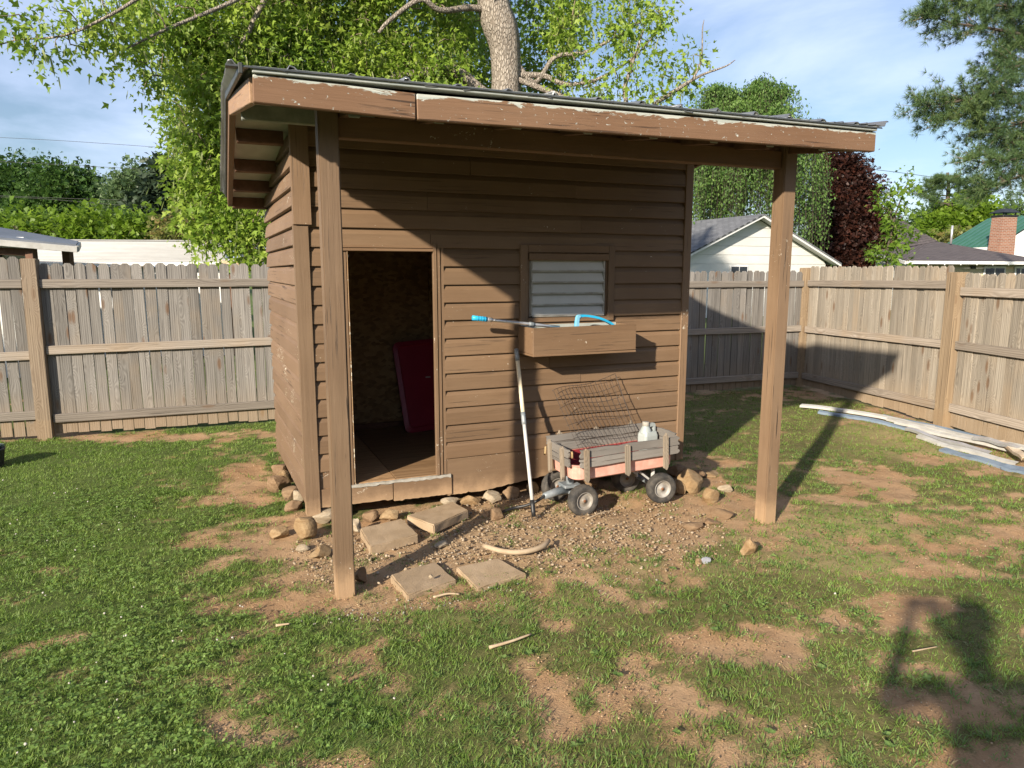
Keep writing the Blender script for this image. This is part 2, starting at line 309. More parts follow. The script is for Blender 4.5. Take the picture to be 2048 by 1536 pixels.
PINE_B = [[(12.36,15.50,5.64), (10.89,15.00,6.08), (9.41,14.60,6.23), (8.32,14.40,6.31), (7.76,14.30,6.45)], [(12.32,15.50,5.94), (10.63,15.00,6.64), (9.24,14.70,6.72), (8.34,14.50,6.74)], [(12.12,15.50,7.47), (10.53,15.00,7.46), (8.93,14.60,7.13), (8.32,14.50,6.92)], [(12.43,15.50,5.55), (10.57,14.80,5.84), (9.80,14.50,5.57), (9.10,14.30,5.02), (8.34,14.20,4.81), (7.63,14.10,4.73)], [(12.48,15.50,5.15), (11.01,15.00,5.14), (9.64,14.60,5.04), (8.77,14.40,4.63), (7.96,14.30,4.47)], [(12.52,15.50,4.85), (10.94,15.00,4.85), (9.90,14.60,4.48), (9.09,14.40,4.33)], [(12.61,15.50,4.15), (11.23,15.00,4.17), (10.33,14.70,3.93), (9.45,14.40,3.74), (8.78,14.30,3.79)], [(12.65,15.50,3.85), (11.29,15.00,3.68), (10.27,14.70,3.54), (9.50,14.40,3.31), (9.26,14.40,3.24)], [(12.57,15.50,4.46), (11.35,15.20,4.40), (10.50,15.00,4.32), (9.95,14.80,4.18)], [(12.30,15.50,6.52), (11.52,15.50,6.61), (10.29,15.00,6.17), (9.48,14.80,5.93)]]
FARPINE_T = [(36.27,60.00,1.50), (35.86,60.00,5.78), (35.79,60.00,8.18), (35.58,60.00,9.57)]
FARPINE_B = [[(35.64,60.00,9.37), (33.45,58.00,8.81)], [(35.64,60.00,9.37), (35.44,58.00,8.73)], [(35.68,60.00,8.98), (32.67,58.00,8.66)], [(35.69,60.00,8.78), (36.42,58.00,8.73)], [(35.72,60.00,8.50), (32.71,58.00,8.27)], [(35.74,60.00,8.26), (36.79,58.00,9.04)], [(35.80,60.00,7.71), (32.14,58.00,8.04)], [(35.79,60.00,7.79), (37.07,58.00,8.27)], [(35.83,60.00,7.39), (33.82,62.00,8.32)], [(35.83,60.00,7.39), (37.28,58.00,8.16)], [(34.63,58.00,6.89), (32.58,58.00,7.50)], [(34.63,58.00,6.89), (36.34,58.00,7.58)], [(34.65,58.00,6.61), (35.58,62.00,7.58)], [(34.63,58.00,6.81), (36.80,58.00,7.04)], [(36.40,61.00,6.87), (34.15,59.00,6.74)], [(36.42,61.00,6.67), (35.80,58.00,7.04)], [(35.77,60.00,7.98), (33.82,58.00,9.04)], [(35.77,60.00,7.98), (35.20,58.00,9.12)]]
WIRES = [[(-29.29,40.00,8.84), (-23.64,40.00,8.55), (-16.37,40.00,8.06)], [(-29.44,40.00,7.59), (-23.76,40.00,7.30), (-16.45,40.00,6.90)], [(-26.70,36.00,5.28), (-23.27,36.00,5.16), (-19.10,36.00,4.83), (-14.92,36.00,4.66)], [(-26.69,36.00,5.36), (-23.75,36.00,5.24), (-20.31,36.00,5.12), (-14.90,36.00,5.00)], [(27.58,60.00,10.04), (33.76,60.00,9.29), (44.16,60.00,7.79)], [(27.70,60.00,8.46), (33.90,60.00,7.79), (44.33,60.00,6.38)], [(30.01,65.00,8.94), (33.36,66.00,6.86), (39.25,70.00,6.85)], [(39.34,70.00,6.94), (45.17,75.00,7.02), (57.09,85.00,7.22)], [(38.28,68.00,5.09), (44.73,70.00,5.05), (51.52,72.00,4.76)]]

# ------------------------------------------------------------------ ground
BARE=[(-0.92,3.97,0.69,0.79),(-0.22,4.17,1.01,0.75),(0.74,4.58,0.98,0.76),(1.46,4.73,0.44,0.61),(-2.09,5.53,0.32,0.58),(-2.09,4.98,0.28,0.21),(-1.5,4.24,0.37,0.42),(-1.08,3.41,0.25,0.28),(0.44,2.56,0.41,0.26),(0.19,2.33,0.46,0.17),(0.75,2.28,0.33,0.13),(1.18,2.91,0.22,0.13),(0.78,2.79,0.14,0.14),(0.33,2.79,0.16,0.12),(-0.23,2.41,0.12,0.11),(-0.66,2.19,0.18,0.06),(-1.09,2.41,0.21,0.07),(2.87,5.36,0.53,0.29),(3.26,5.12,0.66,0.38),(3.52,4.91,0.44,0.46),(2.46,3.69,0.47,0.17),(2.49,3.97,0.35,0.16),(2.94,6.01,0.34,0.2),(2.6,4.56,0.31,0.15),(3.02,4.37,0.35,0.16),(4.37,7.86,0.58,0.44),(4.62,6.84,0.77,0.29),(3.22,9.49,1.14,0.4),(-3.66,7.01,1.88,0.22),(4.37,9.35,0.59,0.46),(1.85,6.13,0.33,0.31),(1.36,2.86,0.23,0.08),(1.62,2.75,0.18,0.07),(1.26,2.41,0.13,0.06),(-2.12,6.45,0.29,0.3),(4.2,5.94,0.47,0.4),(0.1,5.1,1.3,.5)]
DRY=[(1.94,4.24,0.52,0.42),(1.66,4.22,0.3,0.33),(4.08,6.89,0.69,0.63),(-0.31,3.34,0.66,0.16),(0.64,3.83,0.59,0.21),(2.34,4.4,0.55,0.36),(1.95,3.91,0.39,0.29),(-0.99,3.57,0.17,0.24),(4.03,6.36,0.76,0.36)]
GRAV=[(-0.08,4.43,0.59,0.54),(0.43,4.71,0.52,0.51),(0.73,4.43,0.53,0.54),(-0.43,4.07,0.34,0.39),(-0.95,3.99,0.28,0.37),(0.23,4.14,0.63,0.32)]
CLOV=[(-1.94,3.42,0.94,1.04),(-1.5,3.59,0.73,0.6),(-2.87,4.58,1.17,0.76),(-1.5,2.6,.7,.5),(1.5,3.18,0.27,0.15),(2.18,4.38,0.33,0.27)]
def blobs(x, y, L, soft=.45):
    m = np.zeros_like(x)
    for cx, cy, rx, ry in L:
        d = np.sqrt(((x - cx) / max(rx, .01)) ** 2 + ((y - cy) / max(ry, .01)) ** 2)
        m = np.maximum(m, np.clip((1 + soft - d) / (2 * soft), 0, 1))
    return m
def bare_at(x, y):
    """1 on bare soil, 0 in full turf"""
    wx = x + .5 * (fbm(x * 2.6, y * 2.6, 5, 5) - .5); wy = y + .5 * (fbm(x * 2.6 + 9, y * 2.6, 6, 5) - .5)
    b = blobs(wx, wy, BARE, .6) * .92
    isl = np.clip((fbm(x * 3.4 + 20, y * 3.4, 61, 4) - .47) * 9, 0, 1) * np.clip(np.maximum((3.35 - y) * 4, (x - 1.75) * 3), 0, 1); b = b * (1 - .85 * isl)
    n = fbm(x * 1.9 + 3, y * 2.4, 11, 5); n2 = fbm(x * 6, y * 6, 12, 3)
    patch = np.clip((x + .1) * .8, 0, 1) * np.clip((7.5 - y) * .7, 0, 1)       # the thin turf on the right of the yard
    pz = np.clip((n - .555 + .02 * (patch < .3)) * 6, 0, 1) * (.2 + .8 * patch)
    b = np.maximum(b, pz)
    b = np.clip(b + (n2 - .5) * 2.0 * (b > .02) * (1 - np.abs(2 * b - 1) * .6), 0, 1)
    n3 = fbm(x * 15, y * 15, 13, 3); b = np.clip(b + (n3 - .5) * 1.5 * np.clip(4 * b * (1 - b) + .08, 0, 1), 0, 1)
    return b
def gh(x, y):
    x = np.asarray(x, float); y = np.asarray(y, float)
    z = .03 * (fbm(x * .8, y * .8, 1) - .5) + .018 * (fbm(x * 4, y * 4, 2) - .5)
    lx, ly = Lx(x, y)
    z = z + .045 * np.exp(-(((lx - 5.9) / .5) ** 2 + ((ly - 2.2) / .7) ** 2))       # low soil heap by the side fence
    z = z - .05 * np.exp(-(((lx - 2.02) / .16) ** 2 + ((ly - .72) / .18) ** 2))      # hollow under the wagon
    return np.where(np.hypot(x, y) > 25, 0, z)
def gz(lx, ly): p = W(lx, ly); return float(gh(p[0], p[1]))

def axis_grid(lo, hi, fine0, fine1, step):
    a = list(np.arange(fine0, fine1, step)); s = step; v = fine1
    while v < hi: a.append(v); s *= 1.35; v += s
    a.append(hi); s = step; v = fine0; b = []
    while v > lo: s *= 1.35; v -= s; b.append(max(v, lo))
    return np.array(sorted(set(b + a)))
gx = axis_grid(-900, 900, -6.6, 6.4, .04); gy = axis_grid(-400, 1500, 1.2, 10.6, .045)
X, Y = np.meshgrid(gx, gy); xs, ys = X.ravel(), Y.ravel()
bare = np.where(np.hypot(xs, ys) < 14, bare_at(xs, ys), 0.0)
zs = gh(xs, ys) + (.024 * (fbm(xs * 11, ys * 11, 21, 4) - .5) - .012 * bare) * (np.hypot(xs, ys) < 14)
V = np.stack([xs, ys, zs], 1); nx, ny = len(gx), len(gy)
i = np.arange(ny - 1)[:, None] * nx; j = np.arange(nx - 1)[None]
F = np.stack([i + j, i + j + 1, i + nx + j + 1, i + nx + j], -1).reshape(-1, 4)
gme = npmesh(V, F, 'ground', True)
for nm, val in (('bare', bare), ('gravelly', blobs(xs, ys, GRAV, .6)), ('dry', blobs(xs, ys, DRY, .6)), ('lush', np.clip((.2 - xs) * 1.2 + np.clip(ys - 5, 0, 3) * .3, 0, 1))):
    at = gme.attributes.new(nm, 'FLOAT', 'POINT'); at.data.foreach_set('value', val.astype(np.float32))
s = Mt('soil'); pos = s.n('NewGeometry').outputs['Position']
ab = s.n('Attribute', {'attribute_name': 'bare'}).outputs['Fac']; ag = s.n('Attribute', {'attribute_name': 'gravelly'}).outputs['Fac']; ad = s.n('Attribute', {'attribute_name': 'dry'}).outputs['Fac']
n1 = s.noise(pos, 1.6, 6, .65); n2 = s.noise(pos, 18, 6, .7); n3 = s.noise(pos, 120, 4, .7)
soil = s.mix(s.step(n1, .3, .7), (.335, .202, .105), (.385, .258, .15)); soil = mul(s, soil, s.math('MULTIPLY', lum(s, n2, .62, 1.32), lum(s, n3, .72, 1.28)))
soil = s.mix(s.math('MULTIPLY', s.step(n2, .55, .7), .4), soil, (.27, .155, .085))
soil = s.mix(s.math('MULTIPLY', ag, s.step(n3, .4, .62)), soil, (.38, .285, .175))
that = s.mix(s.step(n2, .35, .65), (.10, .098, .034), (.16, .14, .058)); that = s.mix(s.math('MULTIPLY', ad, .7), that, (.34, .27, .13)); that = mul(s, that, lum(s, n3, .6, 1.3))
far = s.mix(s.step(n1, .3, .7), (.08, .12, .03), (.12, .15, .05))
al = s.n('Attribute', {'attribute_name': 'lush'}).outputs['Fac']; that = s.mix(s.math('MULTIPLY', al, .75), that, s.mix(s.step(n2, .35, .65), (.05, .085, .018), (.085, .125, .03)))
col = s.mix(s.step(s.math('ADD', ab, s.math('MULTIPLY', s.math('SUBTRACT', n3, .5), .9)), .1, .8), that, soil)
dd = s.n('VectorMath', {'operation': 'LENGTH'}); s.nt.links.new(pos, dd.inputs[0])
col = s.mix(s.step(dd.outputs['Value'], 11.5, 13.5), col, far)
hgt = s.math('ADD', s.math('MULTIPLY', n2, .6), s.math('MULTIPLY', n3, .45))
M_soil = s.bsdf(col, .95, s.bump(hgt, .9, .012), spec=.1)
tag(obj('ground', gme, M_soil), kind='structure')

# ------------------------------------------------------------------ materials
BR1, BR2 = (.146, .090, .050), (.170, .109, .063)
M_sid = paint('brown_siding_paint', BR1, BR2, 0, chip=.18, dirt=.6)
M_sidL = paint('brown_siding_paint_worn', (.156, .098, .058), (.182, .118, .074), 0, chip=.5, cracks=.8)
M_post = paint('brown_post_paint', (.156, .100, .059), (.183, .121, .073), 2, chip=.3, cracks=1.0, grain=.5, dirt=.8)
M_trimv = paint('brown_trim_paint', (.160, .101, .058), (.184, .118, .070), 2, chip=.4, cracks=.5, dirt=.3)
M_trimh = paint('brown_trim_paint_level', (.152, .091, .050), (.174, .109, .062), 0, chip=.35)
M_band = paint('brown_base_paint', (.152, .094, .054), (.172, .112, .066), 0, chip=.3, cracks=.1, grain=.2, dirt=1.0)
M_beam = paint('brown_beam_paint', (.15, .083, .042), (.18, .10, .052), 0, chip=.35)
# fascia: peeling strip along its upper edge
s = Mt('peeling_fascia_paint'); o, v, r = s.ocoord()
g = s.noise(s.scaled(v, (.9, 16, 16)), 3, 7, .65, .5); g2 = s.noise(s.scaled(v, (1.3, 60, 60)), 1.2, 5, .6, .4)
col = mul(s, s.mix(s.step(s.noise(v, 1.5, 4), .3, .7), (.155, .086, .047), (.182, .107, .062)), lum(s, g, .78, 1.22))
ck = s.math('MULTIPLY', s.step(g2, .57, .63), s.step(s.noise(s.scaled(v, (1, 5, 5)), 1, 2), .42, .6)); col = s.mix(s.math('MULTIPLY', ck, .85), col, (.03, .018, .012))
oz = s.n('SeparateXYZ', Vector=o); pl = s.noise(s.scaled(v, (2.6, 8, 8)), 1.6, 7, .7, .8)
edge = s.step(s.math('ADD', s.math('MULTIPLY', oz.outputs[2], 9.0), pl), .86, .91)
sp = s.step(s.noise(s.scaled(v, (14, 22, 22)), 2.4, 6, .7, .5), .63, .655)
pe_ = s.math('MAXIMUM', edge, sp); col = s.mix(pe_, col, s.mix(s.step(g, .35, .65), (.46, .47, .42), (.34, .37, .335)))
M_fas = s.bsdf(col, .65, s.bump(s.math('SUBTRACT', g, s.math('ADD', s.math('MULTIPLY', pe_, .5), s.math('MULTIPLY', ck, .8))), .45, .006), spec=.3)
M_pale = simple('pale_green_primer', (.27, .30, .28), (.35, .365, .335), 9, .75, bump=.2)
M_soffit = simple('white_soffit', (.46, .46, .44), (.34, .33, .31), 4, .8, bump=.15)
M_dkwood = simple('dark_stained_lumber', (.10, .05, .03), (.15, .08, .05), 14, .8, bump=.4)
M_metal = simple('weathered_roof_metal', (.30, .31, .31), (.40, .41, .41), 5, .42, metal=.85, bump=.1, bscale=14)
M_edge = simple('dark_drip_edge', (.045, .05, .05), (.08, .085, .08), 9, .5, metal=.3)
M_fence = wood('weathered_fence_picket', (.135, .116, .092), (.258, .224, .178), (.37, .328, .268), 2, 1.0, .6, warm=(.36, .26, .16))
M_fenceb = wood('grey_back_fence_picket', (.095, .088, .080), (.186, .174, .158), (.285, .268, .246), 2, 1.0, .6, warm=(.27, .205, .135))
M_railb = wood('grey_back_fence_rail', (.125, .108, .09), (.235, .205, .172), (.34, .30, .255), 0, .6, .0)
M_rail = wood('weathered_fence_rail', (.145, .12, .094), (.265, .222, .178), (.385, .33, .272), 0, .6, .0)
M_fpost = wood('tan_fence_post', (.17, .12, .074), (.31, .226, .143), (.42, .325, .215), 2, .5, .5, warm=(.32, .225, .13))
M_fpostb = wood('brown_grey_fence_post', (.12, .09, .063), (.215, .165, .118), (.30, .245, .18), 2, .5, .4, warm=(.23, .17, .105))
M_grey = paint('grey_cart_wood', (.150, .137, .122), (.205, .188, .168), 0, chip=-.6, cracks=.7, grain=.5, rough=.85)
M_greyv = wood('grey_cart_stake_wood', (.14, .115, .085), (.225, .185, .14), (.33, .275, .21), 2, .3, 0)
M_raw = wood('raw_split_wood', (.27, .175, .08), (.39, .275, .14), (.5, .38, .21), 2, 0, 0)
# oriented strand board
s = Mt('oriented_strand_board'); o, v, r = s.ocoord()
vo = s.n('TexVoronoi', {'feature': 'F1'}, Vector=s.scaled(v, (22, 22, 40)), Scale=1.0, Randomness=1.0)
sepc = s.n('SeparateColor', Color=vo.outputs['Color']).outputs[0]
col = s.ramp(s.math('ADD', s.math('MULTIPLY', sepc, .7), s.math('MULTIPLY', s.noise(s.scaled(v, (12, 12, 80)), 3, 5, .7), .45)), (.12, (.13, .078, .036)), (.5, (.24, .152, .074)), (.95, (.34, .235, .12)))
M_osb = s.bsdf(col, .8, s.bump(sepc, .3, .004), spec=.2)
M_floor = wood('brown_plywood_floor', (.19, .11, .055), (.32, .195, .10), (.42, .275, .15), 0, .2, 0, rough=.7, warm=(.32, .19, .09), bumpk=.25)
M_maroon = simple('maroon_plastic', (.25, .009, .03), (.29, .014, .038), 3, .38, spec=.5)
M_white = simple('white_paint', (.48, .47, .45), (.40, .39, .37), 6, .6)
M_offw = simple('chalky_white_coating', (.40, .385, .34), (.27, .25, .21), 12, .75, bump=.2)
M_glass = simple('frosted_louver_glass', (.46, .455, .415), (.52, .51, .47), 2.5, .5, spec=.35)
M_glassd = simple('dark_window_glass', (.012, .014, .016), (.03, .035, .04), 2, .08, spec=.6)
M_black = simple('black_plastic', (.012, .012, .013), (.02, .02, .02), 8, .45)
M_tire = simple('dusty_tyre_rubber', (.028, .027, .026), (.085, .075, .062), 16, .85, bump=.5, bscale=90)
M_rim = simple('dirty_cream_rim', (.30, .29, .265), (.19, .165, .135), 14, .5, spec=.5)
M_rust = simple('rusty_steel', (.20, .08, .03), (.10, .05, .03), 20, .8)
M_pink = None
s = Mt('sun_faded_red_plastic'); o, v, r = s.ocoord()
f1 = s.noise(v, 6, 6, .7, .6); oz = s.n('SeparateXYZ', Vector=o).outputs[2]
col = s.mix(s.step(s.math('ADD', f1, s.math('MULTIPLY', oz, 2.6)), .92, 1.02), s.mix(s.step(s.noise(v, 22, 5), .35, .7), (.55, .27, .21), (.60, .35, .28)), (.40, .03, .035))
M_pink = s.bsdf(col, .55, None, spec=.4)
M_red = simple('red_plastic_inside', (.17, .014, .02), (.22, .03, .03), 8, .5)
M_gmetal = simple('grey_painted_steel', (.16, .19, .21), (.27, .29, .30), 12, .5, metal=.2, bump=.1)
M_wire = simple('dark_wire', (.05, .042, .04), (.09, .07, .055), 20, .6, metal=.4)
M_jug = simple('translucent_grey_jug', (.28, .32, .31), (.34, .37, .36), 5, .4)
M_cyan = simple('cyan_plastic', (.02, .36, .62), (.03, .42, .70), 5, .4)
M_alu = simple('brushed_aluminium', (.55, .55, .56), (.66, .66, .67), 16, .4, metal=.7)
M_paver = simple('tan_concrete_paver', (.29, .212, .132), (.35, .262, .172), 7, .92, bump=.7, bscale=110, spec=.15)
M_hose = simple('dusty_hose', (.30, .22, .14), (.37, .285, .19), 14, .75, bump=.2)
M_stick = simple('bare_stick', (.34, .25, .155), (.43, .335, .225), 14, .85)
M_vwhite = simple('cream_trim_metal', (.43, .425, .40), (.34, .33, .30), 7, .5)
M_vblue = simple('slate_blue_trim', (.13, .175, .23), (.18, .23, .29), 7, .55)
def rockmat(name, a, b, c):
    s = Mt(name); o, v, r = s.ocoord()
    n = s.noise(v, 5, 7, .65, .4); n2 = s.noise(s.scaled(v, (8, 8, 22)), 1.4, 6, .7, .5)
    col = s.mix(s.step(n2, .3, .7), s.mix(s.step(n, .3, .7), a, b), c); col = mul(s, col, s.math('MULTIPLY', lum(s, s.noise(v, 60, 5, .7), .72, 1.28), lum(s, r, .85, 1.12)))
    return s.bsdf(col, .9, s.bump(s.math('ADD', n2, s.math('MULTIPLY', s.noise(v, 40, 5, .7), .5)), .6, .012), spec=.15)
M_rock = rockmat('ochre_sandstone', (.28, .195, .105), (.33, .24, .14), (.22, .14, .07))
M_rock2 = rockmat('brown_fieldstone', (.19, .128, .075), (.25, .172, .104), (.155, .098, .056))
M_rock3 = rockmat('pale_fieldstone', (.32, .265, .19), (.37, .315, .235), (.26, .20, .13))
M_rockg = rockmat('grey_stone', (.25, .26, .28), (.32, .33, .35), (.2, .2, .22))
M_bark = rockmat('grey_tree_bark', (.20, .165, .13), (.36, .31, .25), (.28, .235, .185))
M_barkd = simple('dark_bark', (.045, .034, .026), (.10, .078, .06), 14, .9, bump=.6, bscale=30)

# ------------------------------------------------------------------ the shed
rng = random.Random(4)
M_gpale = simple('dull_green_grey_lumber', (.20, .215, .185), (.30, .31, .27), 9, .8, bump=.2); M_jamb = paint('peeling_jamb_paint', (.2, .13, .07), (.24, .15, .08), 2, chip=1.6)
shed = plot('playhouse_shed', 0, 0); SH = shed
tag(shed, 'brown wooden playhouse shed with porch roof, open doorway and louvered window', 'shed')
D0, D1 = 1.13, 2.93                                       # front and back wall planes
RIDGE = 1.0
def rz_(y): return 2.440 + .137 * (y + .32) if y < RIDGE else 2.62084 - .18 * (y - RIDGE)      # roof: low porch slope up to a ridge, then down to the back
def clip_roof(o, drop=.028):
    bm = bmesh.new(); bm.from_mesh(o.data); inv = o.matrix_local.inverted(); n = Vector((0, .18, 1)).normalized()
    co = inv @ Vector((0, RIDGE, rz_(RIDGE) - drop)); no = (inv.to_3x3() @ n).normalized()
    g_ = bmesh.ops.bisect_plane(bm, geom=bm.verts[:] + bm.edges[:] + bm.faces[:], plane_co=co, plane_no=no, clear_outer=True)
    ed = [e for e in g_['geom_cut'] if isinstance(e, bmesh.types.BMEdge)]
    if ed: bmesh.ops.edgeloop_fill(bm, edges=ed)
    bm.to_mesh(o.data); bm.free(); o.data.update(); return o
def board3(name, a, b, w, h, mat, parent, bev=.003):
    a, b = Vector(a), Vector(b); d = (b - a); L1 = d.length; d.normalize(); n = Vector((0, 0, 1)).cross(d).normalized(); u2 = d.cross(n)
    o_ = obj(name, boxmesh(L1, w, h, bev), mat, parent); o_.matrix_basis = Matrix.Translation((a + b) / 2) @ Matrix((d, n, u2)).transposed().to_4x4(); return o_
# siding, front
PROF = [(0, 0), (-.0245, .001), (-.026, .004), (-.0225, .086), (-.0205, .090), (-.004, .1195), (-.002, .124), (0, .124)]
PROFL = [(0, 0), (-.0285, .001), (-.030, .005), (-.024, .088), (-.021, .092), (-.005, .1195), (-.002, .124), (0, .124)]
def siding(name, x0, x1, z, mat, parent, loc, rot=(0, 0, 0), prof=PROF, cut=None):
    c = (x0 + x1) / 2
    me = prism(prof, x0 - c, x1 - c)
    o = obj(name, me, mat, parent); m = Matrix.Translation(loc) @ Matrix.Rotation(rot[2], 4, 'Z') @ Matrix.Translation((c, 0, z)) @ Matrix.Rotation(rot[1], 4, 'Y') @ Matrix.Rotation(rot[0], 4, 'X')
    o.matrix_local = m; return o
ROW = .1215; NR = 18
for k in range(NR):
    z = .340 + ROW * k; segs = [(.03, 2.848)]
    if k <= 11:
        segs = [(.03, .172), (.905, 2.848)]
        if 8 <= k <= 11: segs = [(.03, .172), (.905, 1.478), (2.222, 2.848)]
    segs2 = []
    for a, b in segs:
        if b - a > 1.2 and rng.random() < .75: m_ = a + (b - a) * rng.choice((.28, .4, .55, .68)) + rng.uniform(-.08, .08); segs2 += [(a, m_ - .0012), (m_ + .0012, b)]
        else: segs2.append((a, b))
    for a, b in segs2:
        t = rng.uniform(-.003, .003) if b - a > 1 else rng.uniform(-.006, .006)
        siding('siding_board', a, b, z + rng.uniform(-.0015, .0015), M_sid, SH, (0, D0 + rng.uniform(-.002, .002), 0), (rng.uniform(-.02, .012), t * .6, 0))
# siding, left wall (turned), slightly out of square
for k in range(-2, 18):
    z = .345 + ROW * k
    warp = .05 if k > 9 else 0
    clip_roof(siding('siding_board', -1.80, -.002, z + rng.uniform(-.003, .003), M_sidL, SH, (-.022, D0 + .005, 0), (rng.uniform(-.02, .02) - warp * rng.uniform(.3, 1.3), rng.uniform(-.006, .006), R(-90 + 1.6)), PROFL))
for k in range(-1, 18):
    z = .345 + ROW * k
    clip_roof(siding('siding_board', .002, 1.80, z, M_sid, SH, (2.885, D0 + .005, 0), (0, 0, R(90)), PROF))
# inner lining: solid studs and boards behind the siding so that no light leaks
def slab(name, x, y, z, mat, **k): return box(name, SH, x, y, z, mat, bev=0, **k)
FZ = .235
slab('wall_lining', (.012, .262), (D0 + .003, D0 + .07), (.12, 2.555), M_osb); slab('wall_lining', (.868, 1.52), (D0 + .003, D0 + .07), (.12, 2.555), M_osb)
slab('wall_lining', (2.195, 2.86), (D0 + .003, D0 + .07), (.12, 2.555), M_osb); slab('wall_lining', (.262, .868), (D0 + .003, D0 + .07), (1.775, 2.555), M_osb)
slab('wall_lining', (1.52, 2.195), (D0 + .003, D0 + .07), (.12, 1.315), M_osb); slab('wall_lining', (1.52, 2.195), (D0 + .003, D0 + .07), (1.735, 2.555), M_osb)
clip_roof(slab('wall_lining', (2.862, 2.883), (D0 + .003, D1), (.12, 2.56), M_osb))
sl = slab('wall_lining', (-.012, .008), (D0 + .003, D1 - .02), (.12, 2.56), M_osb); sl.rotation_euler = (0, 0, R(1.6)); sl.location.x -= .012; clip_roof(sl)
slab('back_wall_panel', (-.03, 1.28), (2.79, D1), (FZ, 2.235), M_osb); slab('back_wall_panel', (1.285, 2.86), (2.79, D1), (FZ, 2.235), M_osb)
box('floor_panel', SH, (.0, .545), (D0 - .012, 2.79), (FZ - .02, FZ), M_floor, .002); box('floor_panel', SH, (.549, 2.86), (D0 - .012, 2.79), (FZ - .02, FZ), M_floor, .002)
box('base_plate', SH, (.0, 2.86), (2.745, 2.788), (FZ + .001, FZ + .045), M_dkwood, .003)
# painted base boards with broken lower edges
def band(x0, x1, zt0, zt1, zb, y0, y1, name, seed):
    q = np.random.default_rng(seed); n = max(6, int((x1 - x0) / .018)); xs_ = np.linspace(x0, x1, n)
    lo = [(x, zb(x) +   .0022 * q.normal() * (1 if 0 < k_ < n - 1 else .3)) for k_, x in enumerate(xs_)]
    poly = lo + [(x1, zt1), (x0, zt0)]
    me = prism(poly, y0, y1, 'xz', 'y'); return obj(name, me, M_band, SH)
band(.03, .518, .222, .224, lambda x: .098, D0 - .026, D0 + .02, 'foundation_board', 1)
band(.525, .94, .224, .226, lambda x: .085, D0 - .030, D0 + .02, 'foundation_board', 2)
band(.905, 2.85, .339, .339, lambda x: .075 + .06 * min(1, max(0, (x - 1.2) / .5)), D0 - .018, D0 + .019, 'foundation_board', 3)
band(.03, .16, .338, .338, lambda x: .224, D0 - .016, D0 + .019, 'foundation_board', 4)
# peeled doorstep edge
q = np.random.default_rng(5); xs_ = np.linspace(.20, .935, 30)
poly = [(x, .209 - .006 * (x - .2) + .009 * q.random()) for x in xs_] + [(x, .2275 + .004 * q.random()) for x in xs_[::-1]]
obj('doorstep_edge', prism(poly, D0 - .034, D0 - .0, 'xz', 'y'), M_offw, SH)
# corner boards
def corner(name, poly, z0, z1, mat, dz=0): return obj(name, prism(poly, z0, z1, 'xy', 'z'), mat, SH)
Lsec = [(-.058, D0 - .036), (.030, D0 - .036), (.030, D0 - .003), (-.026, D0 - .003), (-.026, D0 + .045), (-.058, D0 + .045)]
c1 = corner('corner_board', Lsec, .055, 1.925, M_post)
c2 = corner('corner_board', [(-.056, D0 - .050), (.050, D0 - .050), (.050, D0 - .004), (-.024, D0 - .004), (-.024, D0 + .03), (-.056, D0 + .03)], 1.932, 2.56, M_trimv)
box('corner_board', SH, (2.845, 2.915), (D0 - .032, D0 + .06), (.13, 2.55), M_trimv, .004)
# door: casing, jambs
door = plot('door_frame', 0, 0); door.parent = SH; door.location = (0, 0, 0); door.rotation_euler = (0, 0, 0)
def grooved(n, x0, x1, y, d):
    """casing of several stepped strips"""
    m = np.linspace(x0, x1, n * 2 + 1); poly = []
    for k_ in range(n):
        a, b, c = m[2 * k_], m[2 * k_ + 1] + (m[1] - m[0]) * .55, m[2 * k_ + 2]
        h = d * (1 - .18 * k_)
        poly += [(a, y - h * .55), (a + .002, y - h), (b, y - h), (b + .003, y - h * .6)]
    poly += [(x1, y - d * .5), (x1, y), (x0, y)]
    return poly
me = prism(grooved(3, .833, .913, D0, .034), .232, 1.832, 'xy', 'z'); obj('side_casing', me, M_trimv, door)
me = prism(grooved(3, .20, .262, D0, .03), .226, 1.78, 'xy', 'z'); obj('side_casing', me, M_trimv, door)
me = prism([(y_, z_) for z_, y_ in [(a, b) for a, b in grooved(3, 1.775, 1.838, D0, .034)]], .19, .832); obj('header_casing', me, M_trimh, door)
box('jamb_edge', door, (.2635, .268), (D0 - .03, D0 + .075), (.236, 1.772), M_jamb, .001)
box('jamb', door, (.863, .872), (D0 + .002, D0 + .075), (.236, 1.774), M_trimv, .002)
box('latch_plate', door, (.8615, .8675), (D0 - .012, D0 + .004), (.985, 1.03), M_offw, .001)
box('hinge_pin', door, (.2705, .276), (D0 - .02, D0 + .0), (1.735, 1.752), M_white, .001)
# window
win = empty('window', (0, 0, 0)); win.parent = SH
for nm, x, z, m_ in (('side_casing', (1.466, 1.524), (1.282, 1.832), M_trimv), ('side_casing', (2.176, 2.230), (1.282, 1.832), M_trimv),
                     ('top_casing', (1.5245, 2.1755), (1.776, 1.832), M_trimh), ('bottom_casing', (1.5245, 2.1755), (1.282, 1.316), M_trimh)):
    box(nm, win, x, (D0 - .040, D0 + .002), z, m_, .004)
box('inner_stop', win, (1.525, 1.542), (D0 - .022, D0 + .03), (1.318, 1.775), M_trimv, .002); box('inner_stop', win, (2.160, 2.1755), (D0 - .022, D0 + .03), (1.318, 1.775), M_trimv, .002)
box('awning_head', win, (1.530, 2.172), (D0 - .052, D0 + .03), (1.722, 1.772), M_trimh, .004)
box('louver_rail', win, (1.5425, 1.556), (D0 - .02, D0 + .01), (1.322, 1.72), M_offw, .002); box('louver_rail', win, (2.146, 2.1595), (D0 - .02, D0 + .01), (1.322, 1.72), M_offw, .002)
